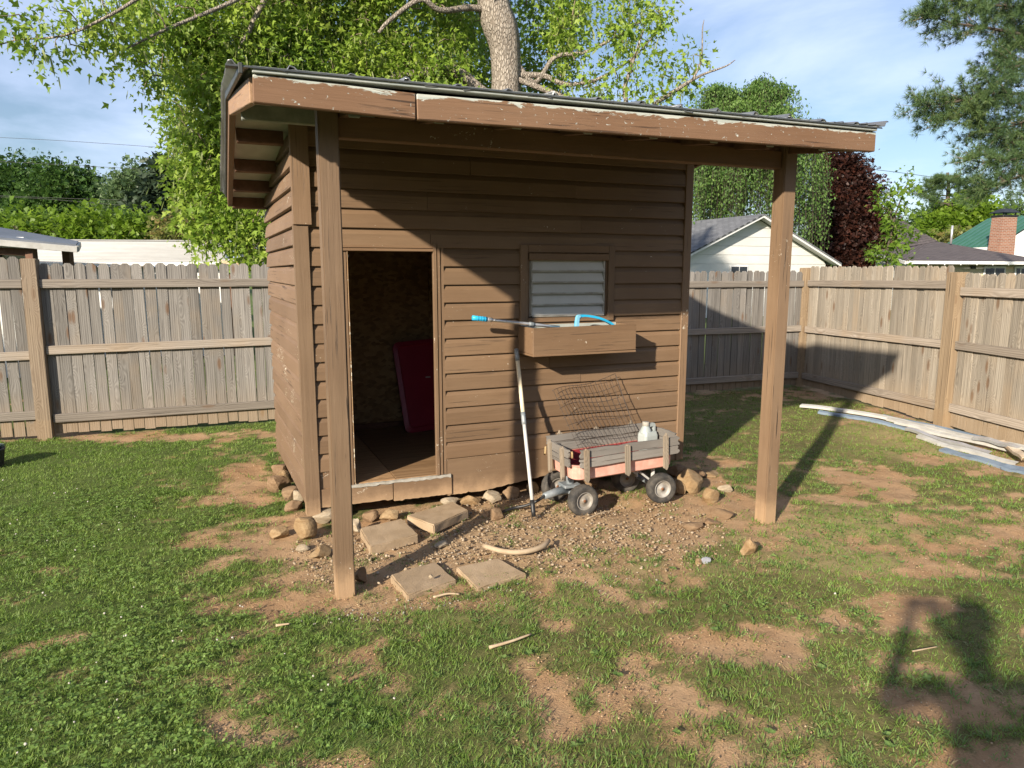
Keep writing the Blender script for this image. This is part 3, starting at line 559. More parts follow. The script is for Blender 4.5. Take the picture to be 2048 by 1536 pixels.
for k in range(5):
    z0 = 1.325 + .0805 * k
    me = prism([(-.042, z0), (-.036, z0 - .002), (-.002, z0 + .088), (-.008, z0 + .090)], 1.557, 2.145)
    lo = obj('louver', me, M_glass, win, (0, D0 + .006, 0))
    me = prism([(-.0445, z0 - .004), (-.036, z0 - .004), (-.034, z0 + .007), (-.0425, z0 + .009)], 1.557, 2.145)
    obj('louver_lip', me, M_offw, lo)
    for xx in (1.5565, 2.1455):
        box('louver_clip', lo, (xx - .006, xx + .006), (-.036, -.004), (z0 + .002, z0 + .078), M_offw, .001)
box('louver_backing', win, (1.50, 2.21), (D0 + .078, D0 + .084), (1.30, 1.75), M_osb, 0)  # backing sheet added behind the louvers in place of the dark interior
# window box
wb = empty('window_box', (0, 0, 0)); wb.parent = SH
Bz0, Bz1, By0, By1, Bx0, Bx1 = 1.082, 1.262, .845, D0 - .022, 1.455, 2.272
box('front_board', wb, (Bx0, Bx1), (By0, By0 + .02), (Bz0, Bz1 + .004), M_trimh, .002, rot=(0, R(-.5), 0)); box('end_board', wb, (Bx0, Bx0 + .018), (By0 + .0205, By1), (Bz0, Bz1), M_trimh, .002)
box('end_board', wb, (Bx1 - .018, Bx1), (By0 + .0205, By1), (Bz0, Bz1), M_trimh, .002)
box('bottom_board', wb, (Bx0 - .002, Bx1 + .002), (By0 - .002, By1), (Bz0 - .016, Bz0 - .001), M_trimh, .002); box('back_board', wb, (Bx0 + .019, Bx1 - .019), (By1 - .014, By1), (Bz0, Bz1 + .004), M_pale, .002)
box('inner_lining', wb, (Bx0 + .019, Bx1 - .019), (By0 + .021, By0 + .026), (Bz0, Bz1 - .006), M_pale, .001)

# porch posts, beam
def post(x, y, z1, w, name, mat, seed):
    bm = bmesh.new(); bmesh.ops.create_cube(bm, size=1); bmesh.ops.scale(bm, vec=(w, w, z1 + .05), verts=bm.verts)
    bmesh.ops.bevel(bm, geom=[e for e in bm.edges if abs((e.verts[0].co - e.verts[1].co).z) > .1], offset=.006, segments=2, affect='EDGES')
    bmesh.ops.bisect_plane(bm, geom=bm.verts[:] + bm.edges[:] + bm.faces[:], plane_co=(0, 0, 0), plane_no=(0, 0, 1))
    return obj(name, bm_mesh(bm), mat, SH, (x, y, (z1 - .05) / 2))
post(0, 0, 2.40, .095, 'porch_post', M_post, 1); post(2.78, 0, 2.40, .098, 'porch_post', M_post, 2)
box('porch_beam', SH, (.049, 2.730), (-.020, .042), (2.268, 2.372), M_beam, .004)
box('outrigger', SH, (-.345, .36), (.60, .645), (2.435, 2.515), M_gpale, .004)
# rafters and roof deck on both slopes
def sloped(name, x, y, zoff, th, mat, parent, bev=.003):
    """a board lying along the roof slope: y range, top at deck plane + zoff"""
    yc = (y[0] + y[1]) / 2; sl_ = .137 if yc < RIDGE else -.18; a_ = math.atan(sl_)
    return obj(name, boxmesh(x[1] - x[0], (y[1] - y[0]) / math.cos(a_), th, bev), mat, parent, ((x[0] + x[1]) / 2, yc, rz_(yc) + zoff - th / 2), (a_, 0, 0))
roof = empty('roof', (0, 0, 0)); roof.parent = SH
sloped('roof_deck', (-.34, 3.09), (-.31, RIDGE), -.012, .014, M_soffit, roof, 0); sloped('roof_deck', (-.36, 3.09), (RIDGE, 2.96), -.012, .014, M_soffit, roof, 0)
for k in range(10):
    x = .385 * k
    if x > 3.0: break
    sloped('rafter', (x + .055, x + .095), (-.285, .98), -.028, .094, M_dkwood, roof); sloped('rafter', (x + .055, x + .095), (1.2, 2.78), -.028, .06, M_dkwood, roof)
    box('rafter_tip', roof, (x + .05, x + .10), (-.300, -.287), (2.308 + .011 * x, 2.345), M_gpale, .004)
for y in (1.36, 1.94, 2.42): sloped('lookout', (-.345, -.065), (y, y + .042), -.028, .085, M_dkwood, roof)
sloped('end_board', (-.345, 3.05), (2.90, 2.945), -.028, .085, M_dkwood, roof)
# barge boards, fascia
M_ret = paint('return_board_paint', (.26, .155, .09), (.295, .185, .11), 0, chip=.6)
board3('return_board', (-.337, -.318, 2.378), (-.375, RIDGE, rz_(RIDGE) - .042), .032, .100, M_ret, roof)
board3('barge_board', (-.375, RIDGE, rz_(RIDGE) - .045), (-.362, 2.97, rz_(2.97) - .045), .036, .092, M_beam, roof)
board3('barge_board', (3.10, -.30, 2.398), (3.10, RIDGE, rz_(RIDGE) - .045), .034, .092, M_beam, roof); board3('barge_board', (3.10, RIDGE, rz_(RIDGE) - .045), (3.10, 2.97, rz_(2.97) - .045), .034, .092, M_beam, roof)
board3('fascia', (-.341, -.336, 2.3795), (.3355, -.336, 2.3655), .036, .110, M_fas, roof, .004); board3('fascia', (.3415, -.335, 2.3650), (3.122, -.335, 2.400), .036, .110, M_fas, roof, .004)
board3('drip_board', (-.341, -.340, 2.449), (3.11, -.340, 2.471), .058, .026, M_pale, roof)
# ribbed metal sheets
def sheet(x0, w, seed, lift=0.0):
    q = np.random.default_rng(seed); px = []
    n = int(round(w / .228))
    for k in range(n + 1):
        c = x0 + k * w / n
        px += [(c - .024, 0), (c - .010, .016), (c + .010, .016), (c + .024, 0)] if 0 < k < n else ([(c, .018), (c + .016, .018), (c + .03, 0)] if k == 0 else [(c - .03, 0), (c - .016, .019), (c, .019)])
        if k < n: px += [(c + .075, .0), (c + .082, .005), (c + .09, 0), (c + .14, 0), (c + .147, .005), (c + .155, 0)]
    px = np.array(px); ys_ = np.array([-.374, -.1, .25, .6, RIDGE, 1.4, 1.9, 2.4, 3.0]); m = len(px); Vv = []
    for iy, y in enumerate(ys_):
        wob = .006 * q.normal(size=m) * (1 if iy else 1.6); lf = lift * np.clip((px[:, 0] - x0 - w * .2) / (w * .8), 0, 1) ** 1.5 * np.clip(1 - iy / 5, 0, 1)
        zz = rz_(y) + .021 + .006 * px[:, 0] * max(0, 1 - (y + .32)) + px[:, 1] + wob * .35 + lf + .0035 * (seed % 2)
        Vv.append(np.stack([px[:, 0] + .002 * q.normal(), np.full(m, y), zz], 1))
    Vv = np.concatenate(Vv); ii = np.arange(len(ys_) - 1)[:, None] * m; jj = np.arange(m - 1)[None]
    Ff = np.stack([ii + jj, ii + jj + 1, ii + m + jj + 1, ii + m + jj], -1).reshape(-1, 4)
    o = obj('metal_sheet', npmesh(Vv, Ff, smooth=False), M_metal, roof)
    md = o.modifiers.new('thick', 'SOLIDIFY'); md.thickness = .004; md.offset = -1; return o
for k in range(5): sheet(-.43 + .716 * k, .735 if k < 4 else .755, 11 + k, lift=.022 if k == 4 else (.010 if k == 3 else 0))
de = obj('drip_edge', prism([(-.396, .001), (-.391, .010), (-.32, .012), (-.32, .009), (-.388, .007), (-.393, .0)], -1.79, 1.79), M_edge, roof, (1.35, .018, 2.460), (0, R(-.35), 0))
board3('side_drip_edge', (-.385, -.38, 2.446), (-.40, RIDGE, rz_(RIDGE) + .012), .016, .04, M_edge, roof, .002); board3('side_drip_edge', (-.40, RIDGE, rz_(RIDGE) + .012), (-.388, 3.0, rz_(3.0) + .012), .016, .04, M_edge, roof, .002)
board3('ridge_cap', (-.42, RIDGE, rz_(RIDGE) + .05), (3.15, RIDGE, rz_(RIDGE) + .05), .16, .006, M_metal, roof, .002)

# ------------------------------------------------------------------ fences
def picket_mesh(h, w, q):
    c = w * .28; k = q.uniform(-.004, .004)
    poly = [(-w / 2, 0), (w / 2, 0), (w / 2 + k, h - c * 1.05), (w / 2 - c + k, h), (-w / 2 + c + k, h), (-w / 2 + k, h - c)]
    return prism(poly, -.008, .008, 'xz', 'y')
frng = random.Random(8)
PICK = {}
def picket(fence, x, y, z0, z1, a, w=.0965):
    key = (fence.name, round(z1 - z0, 2), frng.randrange(5))
    if key not in PICK: PICK[key] = picket_mesh(z1 - z0, w + frng.uniform(-.005, .003), frng)
    o = obj('picket', PICK[key], M_fenceb if fence.name == 'back_fence' else M_fence, fence, (x, y, z0), (frng.gauss(0, .004), frng.gauss(0, .004), a + frng.gauss(0, .012)))
    return o
def run(fence, p, q, top, rails, base=.03, fr=0., to=1., step=.1005, front=-1):
    """pickets on the far side of three rails between p and q (plot coordinates)"""
    p = np.array(p, float); q = np.array(q, float); d = q - p; Ln = np.linalg.norm(d); d /= Ln; n = np.array([-d[1], d[0]]) * front; a = math.atan2(d[1], d[0])
    k = int(Ln / step)
    for i in range(k):
        t = (i + .5) / k
        if not fr <= t <= to: continue
        c = p + d * Ln * t - n * .008 + n * frng.uniform(-.002, .002)
        picket(fence, c[0], c[1], base + frng.uniform(-.012, .01), (top[0] + (top[1] - top[0]) * t) + frng.uniform(-.006, .006), a)
    c = (p + q) / 2 + n * .020; L2 = Ln * (to - fr); c = p + d * Ln * (fr + to) / 2 + n * .021
    for r0, r1 in rails:
        o = obj('rail', boxmesh(L2, .036, .085, .004), M_railb if fence.name == 'back_fence' else M_rail, fence, (c[0], c[1], (r0 + r1) / 2), (0, -math.atan2(r1 - r0, Ln), a))
def fpost(fence, x, y, h, w=.135, a=0, z0=-.1):
    o = obj('post', boxmesh(w, w, h - z0, .007, 2), M_fpostb if fence.name == 'back_fence' else M_fpost, fence, (x, y, (h + z0) / 2), (R(frng.uniform(-.4, .4)), R(frng.uniform(-.4, .4)), a)); return o
bf = plot('back_fence', 0, 0); tag(bf, 'weathered grey picket fence running behind the brown shed', 'fence')
A, B = (-2.155, 4.66), (7.23, 4.21)
fd = (np.array(B) - A) / np.linalg.norm(np.array(B) - A)
def on(t): return tuple(np.array(A) + fd * t)
fa = math.atan2(fd[1], fd[0])
run(bf, on(-1.15), on(-.07), (1.785, 1.78), [(.235, .235), (.82, .83), (1.525, 1.525)])
fpost(bf, *on(0), 1.765, a=fa)
run(bf, on(.07), on(2.50), (1.72, 1.72), [(.19, .205), (.875, .90), (1.525, 1.525)])
fpost(bf, *on(2.57), 1.73, a=fa)
run(bf, on(2.64), on(4.88), (1.70, 1.68), [(.19, .19), (.86, .86), (1.48, 1.48)])
fpost(bf, *on(4.95), 1.70, a=fa)
run(bf, on(5.02), on(7.18), (1.66, 1.645), [(.19, .19), (.86, .86), (1.47, 1.47)])
fpost(bf, *on(7.25), 1.65, a=fa)
run(bf, on(7.32), on(9.32), (1.645, 1.64), [(.17, .17), (.84, .84), (1.47, 1.47)])
sf = plot('side_fence', 0, 0); tag(sf, 'sunlit tan picket fence along the right side with stacked trim strips below', 'fence')
C0 = np.array(B); sd = np.array([6.556, 1.50]) - C0; sL = np.linalg.norm(sd); sd /= sL; sa = math.atan2(sd[1], sd[0])
def so(t): return tuple(C0 + sd * t)
fpost(sf, *so(0), 1.69, .15, a=fa)
run(sf, so(.085), so(sL - .08), (1.71, 1.70), [(.165, .225), (.83, .885), (1.475, 1.505)])
fpost(sf, *so(sL), 1.635, .15, a=sa)
run(sf, so(sL + .085), so(sL + 2.4), (1.625, 1.60), [(.235, .235), (.89, .89), (1.44, 1.44)])
fpost(sf, *so(sL + 2.48), 1.62, .15, a=sa)

# ------------------------------------------------------------------ stones
def rock_mesh(seed, w, d, h, cuts=7, rough=.22, sub=3):
    cuts = cuts + 4; q = np.random.default_rng(seed); bm = bmesh.new(); bmesh.ops.create_icosphere(bm, subdivisions=sub, radius=1.0)
    P = np.array([v.co[:] for v in bm.verts])
    for k in range(cuts):
        n = q.normal(size=3); n /= np.linalg.norm(n); lim = q.uniform(.48, .8); t = P @ n
        P = P - np.outer(np.clip(t - lim, 0, None) * .93, n)
    ph = q.uniform(0, 6, 9)
    for k in range(3):
        f = (1.7, 3.3, 6.5)[k]; a = rough * (.5, .28, .14)[k]
        P = P * (1 + a * np.sin(P[:, [0]] * f + ph[k]) * np.sin(P[:, [1]] * f * 1.1 + ph[k + 3]) + a * .6 * np.sin(P[:, [2]] * f * 1.3 + ph[k + 6] + P[:, [0]] * f))
    P /= np.abs(P).max(0); P *= (w / 2, d / 2, h / 2)
    for v, p in zip(bm.verts, P): v.co = p
    return bm_mesh(bm, smooth=False)
def rock(seed, x, y, w, d, h, mat, label, sink=.25, cuts=7, rz=0., rx=0., z=0., cat='stone', group=None, rough=.16):
    me = rock_mesh(seed, w, d, h, cuts, rough); px = W(x, y)
    o = obj('stone', me, mat, None, (px[0], px[1], float(gh(px[0], px[1])) + z + h * (.44 - sink)), (rx, 0, ANG + rz))
    return tag(o, label, cat, group)
rock(1, -.10, .86, .15, .13, .175, M_rock, 'large upright rounded ochre stone at the foot of the shed corner', .12, 4, rough=.12)
rock(2, -.235, .97, .14, .11, .085, M_rock, 'low egg-shaped ochre stone left of the large upright one', .2, 2, rough=.08)
rock(3, -.16, 1.93, .19, .14, .18, M_rock2, 'biggest brown angular stone in the pile below the side wall', .15, 9, rx=.5)
rock(4, -.11, 1.70, .15, .13, .125, M_rock2, 'rounded brown stone in the side pile, nearer than the biggest', .15, 5)
rock(5, -.062, 1.58, .085, .08, .13, M_rock3, 'small whitish stone wedged under the side wall siding', .2, 8, rx=-.4)
rock(6, -.11, 1.43, .13, .12, .10, M_rock2, 'knobbly brown stone at the near end of the side pile', .2, 8)
rock(7, -.13, 2.15, .16, .14, .13, M_rock, 'mossy stone behind the side pile against the wall', .2, 8)
rock(38, -.10, 2.45, .17, .14, .13, M_rock2, 'brown stone under the back part of the side wall', .25, 8)
rock(8, .06, 1.14, .22, .16, .11, M_rock3, 'square footing block under the shed front corner', .12, 10)
rock(9, .215, .85, .075, .09, .11, M_rock3, 'narrow pale stone just right of the left porch post', .15, 9)
rock(10, .345, 1.03, .11, .09, .095, M_rock2, 'dark brown stone under the doorstep beside a wedge-shaped one', .2, 6)
rock(11, .47, 1.0, .15, .11, .115, M_rock, 'wedge-shaped sandstone behind the two upper paving slabs', .2, 10)
rock(12, .93, 1.10, .15, .10, .085, M_rock3, 'pale flat stone under the base board behind the upper slab', .2, 8)
rock(13, 1.08, 1.08, .17, .11, .10, M_rock, 'long block stone under the base board, left of the white pole', .2, 10)
rock(14, 1.24, 1.07, .14, .10, .105, M_rock3, 'whitish split stone under the base board, left of the white pole', .2, 10)
rock(15, 1.41, 1.11, .145, .10, .11, M_rock2, 'brown rounded block under the base board right behind the white pole', .18, 6)
rock(16, 1.13, .75, .13, .10, .10, M_rock2, 'dark reddish stone lying beside the black wagon handle', .25, 6)
rock(17, 1.60, 1.16, .12, .10, .11, M_rock, 'ochre stone under the base board behind the wagon front', .2, 7)
rock(18, 2.02, 1.10, .30, .14, .11, M_rock2, 'long brown stone under the base board behind the wagon wheels', .2, 9)
rock(19, 2.45, 1.12, .26, .14, .12, M_rock2, 'brown stone under the base board past the wagon tail', .2, 9)
rock(20, 2.84, 1.10, .20, .16, .13, M_rock2, 'squared brown stone under the right shed corner', .15, 10)
rock(21, -.05, .55, .145, .12, .095, M_rock, 'blocky tan stone left of the porch post, in the dirt', .25, 10)
rock(22, -.135, .67, .085, .06, .05, M_rock3, 'small pale flake beside the blocky tan stone', .2, 8)
rock(23, .105, .11, .075, .075, .105, M_rock2, 'upright brown stone against the foot of the left porch post', .15, 5)
rock(24, 2.72, .74, .22, .19, .22, M_rock, 'biggest round ochre boulder right of the wagon', .15, 4, rough=.1)
rock(25, 2.62, .72, .10, .10, .13, M_rock, 'ochre stone tucked between the wagon wheel and the boulder', .2, 6)
rock(26, 2.71, .47, .19, .13, .14, M_rock, 'tilted tan block in front of the biggest boulder', .22, 10, rx=.3, rz=.5)
rock(27, 2.96, .62, .11, .08, .07, M_rock3, 'small pale stone right of the tilted tan block', .2, 8)
rock(28, 2.55, .19, .20, .08, .10, M_rock2, 'leaning brown slate slab left of the right porch post', .25, 11, rz=-.9, rx=-.6)
rock(29, 2.24, .07, .17, .10, .075, M_rock2, 'flat brown stone, left one of a touching pair in the dirt', .3, 10)
rock(30, 2.41, .10, .13, .09, .06, M_rock2, 'flat brown stone, right one of a touching pair in the dirt', .3, 10)
rock(31, 2.285, -.40, .135, .11, .15, M_rock, 'pointed ochre stone in front of the right porch post', .25, 9, rough=.2)
rock(32, 1.97, -.43, .065, .05, .045, M_rockg, 'small blue-grey pebble in the grass edge before the porch', .25, 8)
rock(33, 1.92, -.42, .05, .05, .04, M_rock, 'small tan pebble touching the blue-grey one', .25, 8)
rock(34, .66, .42, .12, .07, .035, M_rock3, 'thin pale flake between the upper and lower paving slabs', .2, 10, rz=.4)
rock(35, 3.12, 1.05, .24, .18, .07, M_rock, 'low tan stone in the grass right of the shed corner', .4, 7)
rock(36, 2.98, 1.0, .16, .13, .09, M_rock2, 'brown stone at the shed corner behind the biggest boulder', .25, 8)
rock(37, .02, -.02, .05, .04, .035, M_rock3, 'small round white stone in dirt by the left porch post foot', .2, 3) if False else None
# paving slabs
def slab_thing(pts, th, label, seed, z=0.):
    P = np.array(pts, float); c = P.mean(0); bm = bmesh.new()
    lo = [bm.verts.new((*(p - c), -th)) for p in P]; hi = [bm.verts.new((*(p - c), 0)) for p in P]
    bm.faces.new(hi); bm.faces.new(lo[::-1])
    for k in range(4): bm.faces.new([lo[k], lo[(k + 1) % 4], hi[(k + 1) % 4], hi[k]])
    bmesh.ops.bevel(bm, geom=bm.edges[:], offset=.006, segments=2, affect='EDGES')
    bmesh.ops.subdivide_edges(bm, edges=[e for e in bm.edges if e.calc_length() > .1], cuts=5, use_grid_fill=True)
    q = random.Random(seed)
    for v in bm.verts: v.co += Vector((q.gauss(0, .0014), q.gauss(0, .0014), q.gauss(0, .0009)))
    w = W(*c); q2 = random.Random(seed + 50)
    o = obj('paving_slab', bm_mesh(bm), M_paver, None, (w[0], w[1], .043 + z), (R(q2.uniform(-2, 2)), R(q2.uniform(-1.5, 1.5)), ANG))
    return tag(o, label, 'paver', 'paving slabs leading to the doorway')
slab_thing([(.55, .86), (.92, 1.02), (.96, .80), (.66, .60)][::-1], .06, 'tan paving slab nearest the doorway, highest of the four', 1, .015)
slab_thing([(.225, .77), (.51, .82), (.54, .53), (.23, .46)][::-1], .06, 'tan paving slab with white paint spots, right behind the porch post', 2, .003)
slab_thing([(.255, .06), (.53, .15), (.57, -.13), (.28, -.21)][::-1], .055, 'tan paving slab with a pebble on it, nearest the left porch post', 3, -.022)
slab_thing([(.62, .04), (.88, .05), (.95, -.19), (.64, -.25)][::-1], .055, 'tan paving slab at the grass edge below the curved hose piece', 4, -.028)
rock(40, .44, -.09, .03, .025, .025, M_rock3, 'tiny pebble lying on the lower left paving slab', .0, 6, z=.036)
# hose piece, sticks
hp = curve_pts([(.86, .235, .03), (.92, .115, .034), (1.0, .055, .035), (1.1, .05, .036), (1.185, .085, .036), (1.245, .15, .034)], 24); hp = np.array([W(*p) for p in hp])
tag(tube('hose_piece', None, hp, .0155, M_hose, 10), 'curved tan hose piece lying in the gravel above a paving slab', 'hose')
def stick(pts, r, label, mat=M_stick):
    P = []
    for x, y, dz in pts: P.append((x, y, float(gh(x, y)) + dz))
    c = curve_pts(P, 12); return tag(tube('stick', None, c, np.linspace(r, r * .55, 12), mat, 6), label, 'stick')
stick([(-.10, 2.885, .02), (0, 2.93, .028), (.085, 2.985, .03)], .008, 'bare tan stick on the grass beside the bare soil patch')
stick([(-1.10, 3.09, .02), (-1.04, 3.10, .022)], .007, 'short whitish wood chip on grass left of the porch post')
stick([(-.40, 3.395, .012), (-.33, 3.425, .016), (-.27, 3.43, .012)], .007, 'pale forked root piece at the dirt edge below the slabs')
stick([(1.72, 2.83, .03), (1.85, 2.87, .03)], .004, 'thin straw-coloured twig on grass at the lower right')
stick([(.5, 4.52, .02), (.62, 4.64, .025), (.70, 4.70, .025)], .006, 'thin tan twig on the gravel between the wagon wheels')
# ------------------------------------------------------------------ pull wagon
wg = plot('pull_wagon', 2.045, .765, .0, R(-1.0)); tag(wg, 'old pull wagon with faded pink tray, grey wooden stake sides and four wheels', 'wagon')
WR = .112
def wheel(x, y, z, side, rz=0):
    """tyre turned about the axle (local y)"""
    prof = [(.062, -.030), (.075, -.036), (.095, -.038), (.107, -.031), (.1115, -.016), (.1122, 0), (.1115, .016), (.107, .031), (.095, .038), (.075, .036), (.062, .030)]
    Vt, Ft = lathe(prof, 32)
    ring = np.arange(len(Vt)) // 32; col_ = np.arange(len(Vt)) % 32; tread = ((ring >= 3) & (ring <= 7)) & ((col_ + ring) % 2 == 0)
    Vt[tread, :2] *= .975
    w = empty('wheel', (x, y, z), rz); w.parent = wg; 
    rot = (R(90), 0, 0)
    t = obj('tyre', npmesh(Vt, Ft, smooth=False), M_tire, w, (0, 0, 0), rot)
    for sgn in (1, -1):
        pr = [(.064, .030), (.061, .033), (.057, .028), (.054, .016), (.040, .013), (.030, .017), (.018, .018), (.016, .024), (.0, .024)]
        Vr, Fr = lathe([(a, b * sgn) for a, b in pr], 28); 
        obj('rim', npmesh(Vr, Fr, smooth=True), M_rim, w, (0, 0, 0), rot)
        Vh, Fh = lathe([(.011, .0235 * sgn), (.011, .029 * sgn), (0, .030 * sgn)], 10); obj('hub_bolt', npmesh(Vh, Fh), M_rust if sgn > 0 else M_black, w, (0, 0, 0), rot)
    return w
wheel(-.315, -.165, .088, -1, R(2)); wheel(.315, -.165, .102, -1, R(-6)); wheel(-.37, .155, .105, 1, R(3)); wheel(.22, .165, .098, 1, R(-6))
TILT = R(-2.3)
tray = empty('tray', (0, 0, .25), 0, 0, TILT); tray.parent = wg
def rrect(hx, hy, r, n=5):
    P = []
    for cx, cy, a0 in ((hx - r, hy - r, 0), (-hx + r, hy - r, 90), (-hx + r, -hy + r, 180), (hx - r, -hy + r, 270)):
        for k in range(n + 1): a = R(a0 + 90 * k / n); P.append((cx + r * math.cos(a), cy + r * math.sin(a)))
    return P
def loft(rings, cap=False):
    n = len(rings[0]); Vv = np.concatenate([np.array(r_) for r_ in rings]); Ff = []
    for k in range(len(rings) - 1):
        for j_ in range(n): Ff.append((k * n + j_, k * n + (j_ + 1) % n, (k + 1) * n + (j_ + 1) % n, (k + 1) * n + j_))
    if cap: Ff.append(tuple(range(len(Vv) - n, len(Vv))))
    return Vv, Ff
def ring(hx, hy, r, z): return [(x, y, z) for x, y in rrect(hx, hy, r)]
Vv, Ff = loft([ring(.385, .182, .065, 0), ring(.397, .194, .068, .010), ring(.402, .198, .07, .098), ring(.41, .205, .075, .104), ring(.41, .205, .075, .110), ring(.396, .191, .07, .110)])
Ff.append(tuple(range(24))[::-1]); obj('tray_shell', npmesh(Vv, Ff, smooth=False), M_pink, tray)
Vv, Ff = loft([ring(.396, .191, .07, .1095), ring(.384, .178, .065, .02)], True); obj('tray_liner', npmesh(Vv, Ff), M_red, tray)
# stake sides: two slats on each side, ragged ends
def slat(x0, x1, y, z, h, th, mat, seed, turn=False, cx=0):
    q = np.random.default_rng(seed); L1 = x1 - x0; xs_ = np.linspace(0, L1, 9)
    def rag(x, s_): return [(x + s_ * .022 * q.random(), t) for t in np.linspace(0, h, 6)]
    top = [(x, h + .0025 * q.normal()) for x in xs_[1:-1]]
    poly = [(x, .0015 * q.normal()) for x in xs_[1:-1]] + rag(L1, 1) + top[::-1] + rag(0, -1)[::-1]
    me = prism([(a - L1 / 2, b - h / 2) for a, b in poly], -th / 2, th / 2, 'xz', 'y')
    return obj('slat', me, mat, tray, (((x0 + x1) / 2), y, z + h / 2) if not turn else (cx, y, z + h / 2), (0, R(q.uniform(-.5, .5)), R(90) if turn else 0))
for k, (z, h) in enumerate(((.100, .058), (.165, .058))):
    slat(-.355, .405, -.222, z, h, .014, M_grey, 20 + k); slat(-.40, .40, .208, z + .012, h, .014, M_grey, 30 + k)
    slat(-.175, .12, -.02, z, h, .014, M_grey, 40 + k, True, -.425); slat(-.17, .17, .0, z + .01, h, .014, M_grey, 45 + k, True, .425)
def stake(x, y, h, seed, turn=0., z=.0, w=.034):
    q = np.random.default_rng(seed); t = [(a, h + (.012 if .3 < (a + w / 2) / w < .8 else 0) * q.random() * 2 - .006 * q.random()) for a in np.linspace(-w / 2, w / 2, 6)]
    poly = [(-w / 2, .012), (w * .1, -.004), (w / 2, .02)] + t[::-1]
    return obj('stake', prism(poly, -.010, .010, 'xz', 'y'), M_greyv, tray, (x, y, z), (0, 0, turn))
for x, h in ((-.325, .225), (-.008, .218), (.300, .245)): stake(x, -.2395, h, int(h * 1e3))
for y, h in ((-.10, .222), (.10, .222)): stake(-.4425, y, h, int(h * 1e3) + int(y * 50), R(-90))
for x in (-.30, .0, .30): stake(x, .226, .235, int(400 + x * 10), 0, .01)
# split outer bits of the old boards (raw wood showing)
for k, (x, y, z, w_, h_) in enumerate([(-.455, .155, .12, .05, .10), (-.415, -.20, .175, .03, .05), (.432, -.17, .12, .05, .09), (.44, .12, .03, .07, .12), (-.37, .215, .19, .08, .03)]):
    q = np.random.default_rng(60 + k); n_ = 9; an = np.sort(q.uniform(0, 2 * np.pi, n_)); poly = [(w_ * .5 * math.cos(a) * q.uniform(.6, 1), h_ * .5 * math.sin(a) * q.uniform(.7, 1)) for a in an]
    obj('splintered_end', prism(poly, -.006, .006, 'xz', 'y'), M_raw, tray, (x, y, z + .02), (q.normal() * .1, 0, R(70 if abs(x) > .4 else 5)))
# running gear
box('axle', wg, (.285, .315), (-.13, .14), (.095, .12), M_gmetal, .004); box('axle', wg, (-.36, -.325), (-.13, .13), (.095, .12), M_gmetal, .004)
for yy in (-.11, .11):
    o = box('brace', wg, (.15, .30), (yy - .012, yy + .012), (.17, .184), M_white, .002, rot=(0, R(38), 0)); o = box('brace', wg, (.27, .286), (yy - .014, yy + .014), (.115, .255), M_white, .002)
box('fork_plate', wg, (-.40, -.27), (-.06, .06), (.145, .165), M_gmetal, .004); tube('steering_pivot', wg, [(-.335, 0, .15), (-.335, 0, .252)], .028, M_gmetal, 14)
tg = np.array([(-.36, 0, .12), (-.46, -.02, .118), (-.56, -.06, .115)])
tube('draw_tongue', wg, tg, [.034, .028, .022], M_gmetal, 12)
hd = curve_pts([(-.555, -.058, .115), (-.62, -.06, .085), (-.68, -.02, .05), (-.76, .02, .028), (-.86, -.02, .024), (-.90, -.05, .022)], 24)
tube('pull_handle', wg, hd, .011, M_black, 8)
# ------------------------------------------------------------------ wire panel leaning in the wagon
wp = plot('wire_panel', 0, 0); tag(wp, 'bent dark wire grid panel standing in the wagon against the wall', 'wire panel')
def wpt(s_, t):  # s across 0..1, t up 0..1
    x = 1.715 + .52 * s_ + .115 * (1 - t) ** 1.0 - .02 * math.sin(3 * s_); z = .34 + .455 * t + .085 * s_ * t + .02 * math.sin(5 * s_ + 1) - .03 * (1 - s_) * t
    y = .80 + .245 * t ** .8 + .06 * math.sin(2.6 * s_ + .3) * (1 - .4 * t); return (x, y, z)
parts = [tube_np([wpt(k / 14, t) for t in np.linspace(0, 1, 10)], .0019, 4) for k in range(15)]
V1, F1 = join_np(parts); tag(obj('upright_wires', npmesh(V1, F1), M_wire, wp), kind='stuff')
parts = []
for k, t in enumerate([0.0, .11, .22, .33, .45, .58, .72, .86, 1.0]):
    q = np.array([wpt(s_, t) for s_ in np.linspace(-.03, 1.0, 16)]); q[:, 2] += .008 * np.sin(np.linspace(0, 6, 16) + k); parts.append(tube_np(q, .0021, 4))
V1, F1 = join_np(parts); tag(obj('cross_wires', npmesh(V1, F1), M_wire, wp), kind='stuff')
tube('edge_wire', wp, [wpt(1.0, t) for t in np.linspace(0, 1, 12)], .0032, M_wire, 5)
# ------------------------------------------------------------------ jug in the wagon
jg = plot('plastic_jug', 2.365, .795, .335, R(8)); tag(jg, 'pale grey plastic jug with handle standing in the wagon', 'jug')
Vv, Ff = loft([ring(.060, .048, .015, 0), ring(.062, .050, .018, .02), ring(.062, .050, .018, .115), ring(.055, .044, .02, .145)], True); Ff.append(tuple(range(24))[::-1])
obj('body', npmesh(Vv, Ff, smooth=False), M_jug, jg)
Vv, Ff = lathe([(.046, .135), (.036, .165), (.024, .185), (.022, .190), (.022, .196), (.0, .196)], 20); obj('neck', npmesh(Vv, Ff, smooth=True), M_jug, jg, (-.022, 0, 0))
Vv, Ff = lathe([(.0255, .188), (.0262, .192), (.0262, .214), (.024, .217), (.0, .217)], 20); obj('cap', npmesh(Vv, Ff, smooth=False), M_offw, jg, (-.022, 0, 0))
hp_ = [(.048, .125), (.062, .128), (.060, .190), (.050, .203), (.012, .203), (-.004, .193), (-.002, .176), (.030, .180), (.042, .172)]
obj('handle', prism(hp_, -.014, .014, 'xz', 'y'), M_jug, jg)
